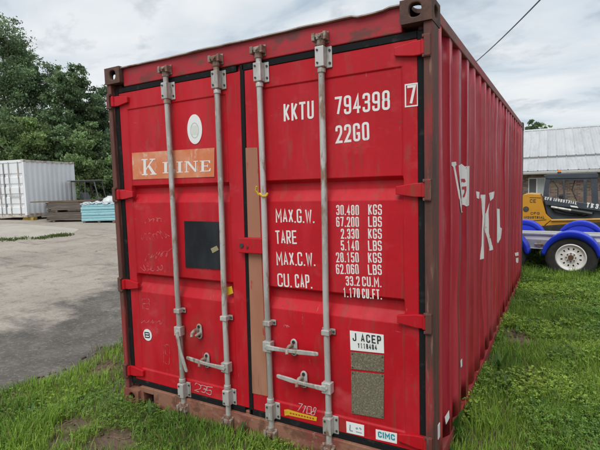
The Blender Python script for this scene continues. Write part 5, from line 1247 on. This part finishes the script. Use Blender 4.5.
def clover(n, x0, x1, y0, y1, size, rng, hmin=.02, hmax=.13, spots=None):
    x = rng.uniform(x0, x1, n); y = rng.uniform(y0, y1, n); m_ = smooth(.30, .55, vnoise(x, y, 1.9, 31)); k = rng.random(n) < cover(x, y) * m_; x, y = x[k], y[k]; n = len(x)
    z = ground_z(x, y) + rng.uniform(hmin, hmax, n) * (.5 + vnoise(x, y, 4, 33)); s_ = size * rng.uniform(.6, 1.4, n); V = []; 
    a0 = rng.uniform(0, 6.283, n); tl = rng.normal(0, .35, (n, 2))
    for kf in range(3):
        a = a0 + kf * 2.094
        for da, rr in ((0, .1), (-.55, .8), (0, 1.05), (.55, .8)):
            dx, dy = np.cos(a + da) * s_ * rr, np.sin(a + da) * s_ * rr; V.append(np.stack([x + dx, y + dy, z + dx * tl[:, 0] + dy * tl[:, 1] + s_ * .15 * rr], -1))
    V = np.stack(V, 1); base = (np.arange(n) * 12)[:, None]; F = (base[:, :, None] + np.array([[0, 1, 2], [0, 2, 3], [4, 5, 6], [4, 6, 7], [8, 9, 10], [8, 10, 11]])[None]).reshape(-1, 3)
    tint = (np.array([.14, .265, .045]) + np.array([.14, .16, .015]) * smooth(.45, .75, vnoise(x, y, 1.2, 35))[:, None]) * rng.uniform(.6, 1.35, (n, 1)) + rng.normal(0, .006, (n, 3)); tint = np.clip(tint, .005, 1)
    return V.reshape(-1, 3), F, np.repeat(tint, 12, 0)
def leafy(n, x0, x1, y0, y1, size, rng, hmax=.12):
    """low clumps of oval leaves on short stalks"""
    x = rng.uniform(x0, x1, n); y = rng.uniform(y0, y1, n); m_ = smooth(.42, .6, vnoise(x, y, 3.3, 51)); k = rng.random(n) < cover(x, y) * m_; x, y = x[k], y[k]; n = len(x)
    z = ground_z(x, y) + rng.uniform(.015, hmax, n) * (.4 + 1.0 * vnoise(x, y, 3.3, 51)); L_ = size * rng.uniform(.6, 1.5, n); a = rng.uniform(0, 6.283, n); up = rng.uniform(-.3, .75, n); wd = L_ * rng.uniform(.28, .5, n)
    dx, dy = np.cos(a), np.sin(a); V = []
    for t_, f_ in ((0, 0.1), (.35, 1.0), (.7, .8), (1, 0.0)):
        px, py, pz = x + dx * L_ * t_, y + dy * L_ * t_, z + L_ * (up * t_ - .35 * t_ * t_)
        V += [np.stack([px - dy * wd * f_, py + dx * wd * f_, pz + wd * f_ * .25], -1), np.stack([px, py, pz], -1), np.stack([px + dy * wd * f_, py - dx * wd * f_, pz + wd * f_ * .25], -1)]
    V = np.stack(V, 1); tri = []
    for k in range(3):
        b0 = 3 * k; tri += [(b0, b0 + 1, b0 + 4), (b0, b0 + 4, b0 + 3), (b0 + 1, b0 + 2, b0 + 5), (b0 + 1, b0 + 5, b0 + 4)]
    F = ((np.arange(n) * 12)[:, None, None] + np.array(tri)[None]).reshape(-1, 3)
    tint = (np.array([.13, .235, .04]) + np.array([.14, .16, .02]) * smooth(.4, .7, vnoise(x, y, 2.1, 53))[:, None]) * rng.uniform(.55, 1.4, (n, 1))
    return V.reshape(-1, 3), F, np.repeat(tint, 12, 0)
def join(parts, name, label, cat):
    Vs, Fs, Ts = [], [], []; off = 0
    for V, F, t_ in parts: Vs.append(V); Fs.append(F + off); Ts.append(t_); off += len(V)
    o = bpy.data.objects.new(name, tri_mesh(name, np.concatenate(Vs), np.concatenate(Fs), np.concatenate(Ts), m_grass)); COL.objects.link(o); o['kind'] = 'stuff'; o['label'] = label; o['category'] = cat
rng = np.random.default_rng(42)
join([blades(70000, -1.4, 3.2, -1.9, .12, .03, .115, .0058, rng), blades(24000, -1.45, .05, .1, 6.5, .04, .12, .0070, rng),
      blades(64000, 2.40, 4.6, .0, 4.2, .04, .13, .0050, rng), blades(34000, 2.40, 5.6, 3.6, 8.6, .05, .15, .0085, rng), blades(24000, 1.0, 8.5, 8.0, 23.5, .12, .28, .022, rng),
      blades(9000, 2.3, 5.2, 5.95, 6.75, .10, .26, .010, rng), blades(7000, -1.4, 2.4, 6.0, 12, .12, .25, .016, rng)], 'grass', 'rough green grass and weeds around the red container and trailer', 'grass')
join([leafy(26000, 2.40, 4.8, .0, 5.0, .026, rng, .10), leafy(14000, 2.40, 5.6, 5.0, 8.5, .04, rng), leafy(7000, -1.3, 3.0, -1.8, .0, .022, rng, .06), clover(62000, 2.40, 4.8, .0, 5.0, .015, rng, .02, .10), clover(30000, 2.40, 5.6, 5.0, 8.5, .022, rng), clover(26000, -1.3, 3.0, -1.8, .0, .010, rng, .01, .06), clover(6000, -1.3, 0, 0, 3, .012, rng, .01, .08), clover(6000, 2.4, 8.5, 8.5, 20, .04, rng)], 'ground_cover', 'small-leaved green weeds spreading between the grass blades', 'weeds')
# broad-leaved weeds: rosettes of long leaves
def rosettes(spots, rng):
    parts = []
    for (x, y, n_, L0, wd) in spots:
        for i in range(n_):
            a = rng.uniform(0, 6.283); L_ = L0 * rng.uniform(.6, 1.2); lean_ = rng.uniform(.35, .95); z = float(ground_z(x, y)); V = []; w_ = wd * rng.uniform(.7, 1.3)
            for t_, f_ in ((0, .25), (.25, .7), (.5, 1), (.75, .8), (1, 0.05)):
                ou = L_ * t_ * lean_; h_ = L_ * (t_ * (1.25 - lean_) - .55 * t_ * t_ * lean_ * .6) + .02; cx_, cy_ = x + math.cos(a) * ou, y + math.sin(a) * ou; sx_, sy_ = -math.sin(a) * w_ * f_ / 2, math.cos(a) * w_ * f_ / 2
                V += [(cx_ - sx_, cy_ - sy_, z + h_ + w_ * .12 * f_), (cx_, cy_, z + h_), (cx_ + sx_, cy_ + sy_, z + h_ + w_ * .12 * f_)]
            F = []
            for k in range(4):
                b0 = k * 3; F += [(b0, b0 + 1, b0 + 4), (b0, b0 + 4, b0 + 3), (b0 + 1, b0 + 2, b0 + 5), (b0 + 1, b0 + 5, b0 + 4)]
            tn = np.array([.05, .12, .022]) * rng.uniform(.7, 1.4); parts.append((np.array(V), np.array(F), np.repeat(tn[None], 15, 0)))
    return parts
sp = []
for u, v, n_, L_, wd in ((452, 440, 12, .22, .045), (462, 418, 10, .2, .04), (447, 448, 9, .2, .04), (500, 372, 10, .2, .035), (540, 420, 9, .16, .03), (505, 395, 8, .16, .03), (585, 300, 8, .18, .03), (555, 330, 8, .18, .03), (150, 420, 9, .14, .02), (30, 420, 9, .14, .018), (240, 440, 8, .13, .018), (570, 380, 9, .15, .03), (480, 345, 8, .17, .03)):
    q = on_ground(u, v); sp.append((q[0], q[1], n_, L_, wd))
for i in range(60): sp.append((rng.uniform(2.5, 4.6), rng.uniform(.2, 7), int(rng.integers(5, 9)), rng.uniform(.09, .18), rng.uniform(.014, .03)))
join(rosettes(sp, rng), 'broad_leaf_weeds', 'broad-leaved weeds growing along the red container side', 'weeds')
# weedy strip along the gravel apron
parts = []
n_ = 5000; k = rng.integers(0, 39, n_); E_ = np.array(APRON_EDGE); tt = rng.random(n_); c0 = E_[k] * (1 - tt)[:, None] + E_[k + 1] * tt[:, None]
keep = (vnoise(c0[:, 0], c0[:, 1], 1.3, 44) > .55) & (rng.random(n_) < .25 + .75 * (k > 28)); c0 = c0[keep] + np.concatenate([rng.normal(0, .12, (keep.sum(), 2)), np.zeros((keep.sum(), 1))], 1)
c0[:, 2] = ground_z(c0[:, 0], c0[:, 1]); n_ = len(c0); a = rng.uniform(0, 6.283, n_); L_ = rng.uniform(.03, .10, n_); dx = np.cos(a) * .02; dy = np.sin(a) * .02
V = np.stack([c0 + np.stack([-dx, -dy, 0 * dx], -1), c0 + np.stack([dx, dy, 0 * dx], -1), c0 + np.stack([rng.normal(0, .04, n_), rng.normal(0, .04, n_), L_], -1)], 1).reshape(-1, 3)
join([(V, np.arange(3 * n_).reshape(n_, 3), np.repeat(np.array([[.10, .14, .035]]) * rng.uniform(.7, 1.3, (n_, 1)), 3, 0))], 'apron_weeds', 'thin strip of low weeds along the edge of the pale gravel', 'weeds')
# straw bits and clods on the bare soil
n_ = 9000; x = rng.uniform(-1.3, 4.2, n_); y = rng.uniform(-1.8, 6, n_); near = np.zeros(n_, bool)
for (bx_, by_), r_ in BARE: near |= np.hypot(x - bx_, y - by_) < r_ * 1.6
keep = near | (rng.random(n_) < .12); x, y = x[keep], y[keep]; n_ = len(x); z = ground_z(x, y) + .012; a = rng.uniform(0, 6.283, n_); L_ = rng.uniform(.015, .06, n_); wd_ = rng.uniform(.0015, .004, n_)
dx, dy = np.cos(a), np.sin(a); tz = rng.normal(0, .008, n_)
V = np.stack([np.stack([x - dy * wd_, y + dx * wd_, z], -1), np.stack([x + dy * wd_, y - dx * wd_, z], -1), np.stack([x + dx * L_ + dy * wd_, y + dy * L_ - dx * wd_, z + tz], -1), np.stack([x + dx * L_ - dy * wd_, y + dy * L_ + dx * wd_, z + tz], -1)], 1).reshape(-1, 3)
F = np.concatenate([np.arange(4 * n_).reshape(n_, 4)[:, [0, 1, 2]], np.arange(4 * n_).reshape(n_, 4)[:, [0, 2, 3]]])
join([(V, F, np.repeat(np.array([[.30, .23, .13]]) * rng.uniform(.4, 1.2, (n_, 1)), 4, 0))], 'straw_litter', 'dry straw bits scattered over the bare soil and grass', 'straw')
n_ = 2600; x = rng.uniform(-1.3, 4.2, n_); y = rng.uniform(-1.8, 6, n_); near = np.zeros(n_, bool)
for (bx_, by_), r_ in BARE: near |= np.hypot(x - bx_, y - by_) < r_ * 1.5
near |= np.abs(x - edge_x(y)) < .12
x, y = x[near], y[near]; n_ = len(x); P0 = np.stack([x, y, ground_z(x, y) + .004], -1); r_ = rng.uniform(.006, .022, n_)
oct_ = np.array([[1, 0, 0], [0, 1, 0], [-1, 0, 0], [0, -1, 0], [0, 0, .8], [0, 0, -.6]]); V = (P0[:, None] + oct_[None] * r_[:, None, None] * rng.uniform(.6, 1.4, (n_, 6, 1))).reshape(-1, 3)
tr8 = np.array([[0, 1, 4], [1, 2, 4], [2, 3, 4], [3, 0, 4], [1, 0, 5], [2, 1, 5], [3, 2, 5], [0, 3, 5]]); F = ((np.arange(n_) * 6)[:, None, None] + tr8[None]).reshape(-1, 3)
join([(V, F, np.repeat(np.array([[.16, .115, .08]]) * rng.uniform(.5, 1.6, (n_, 1)), 6, 0))], 'soil_clods', 'small brown clods and stones on the bare soil', 'stones')
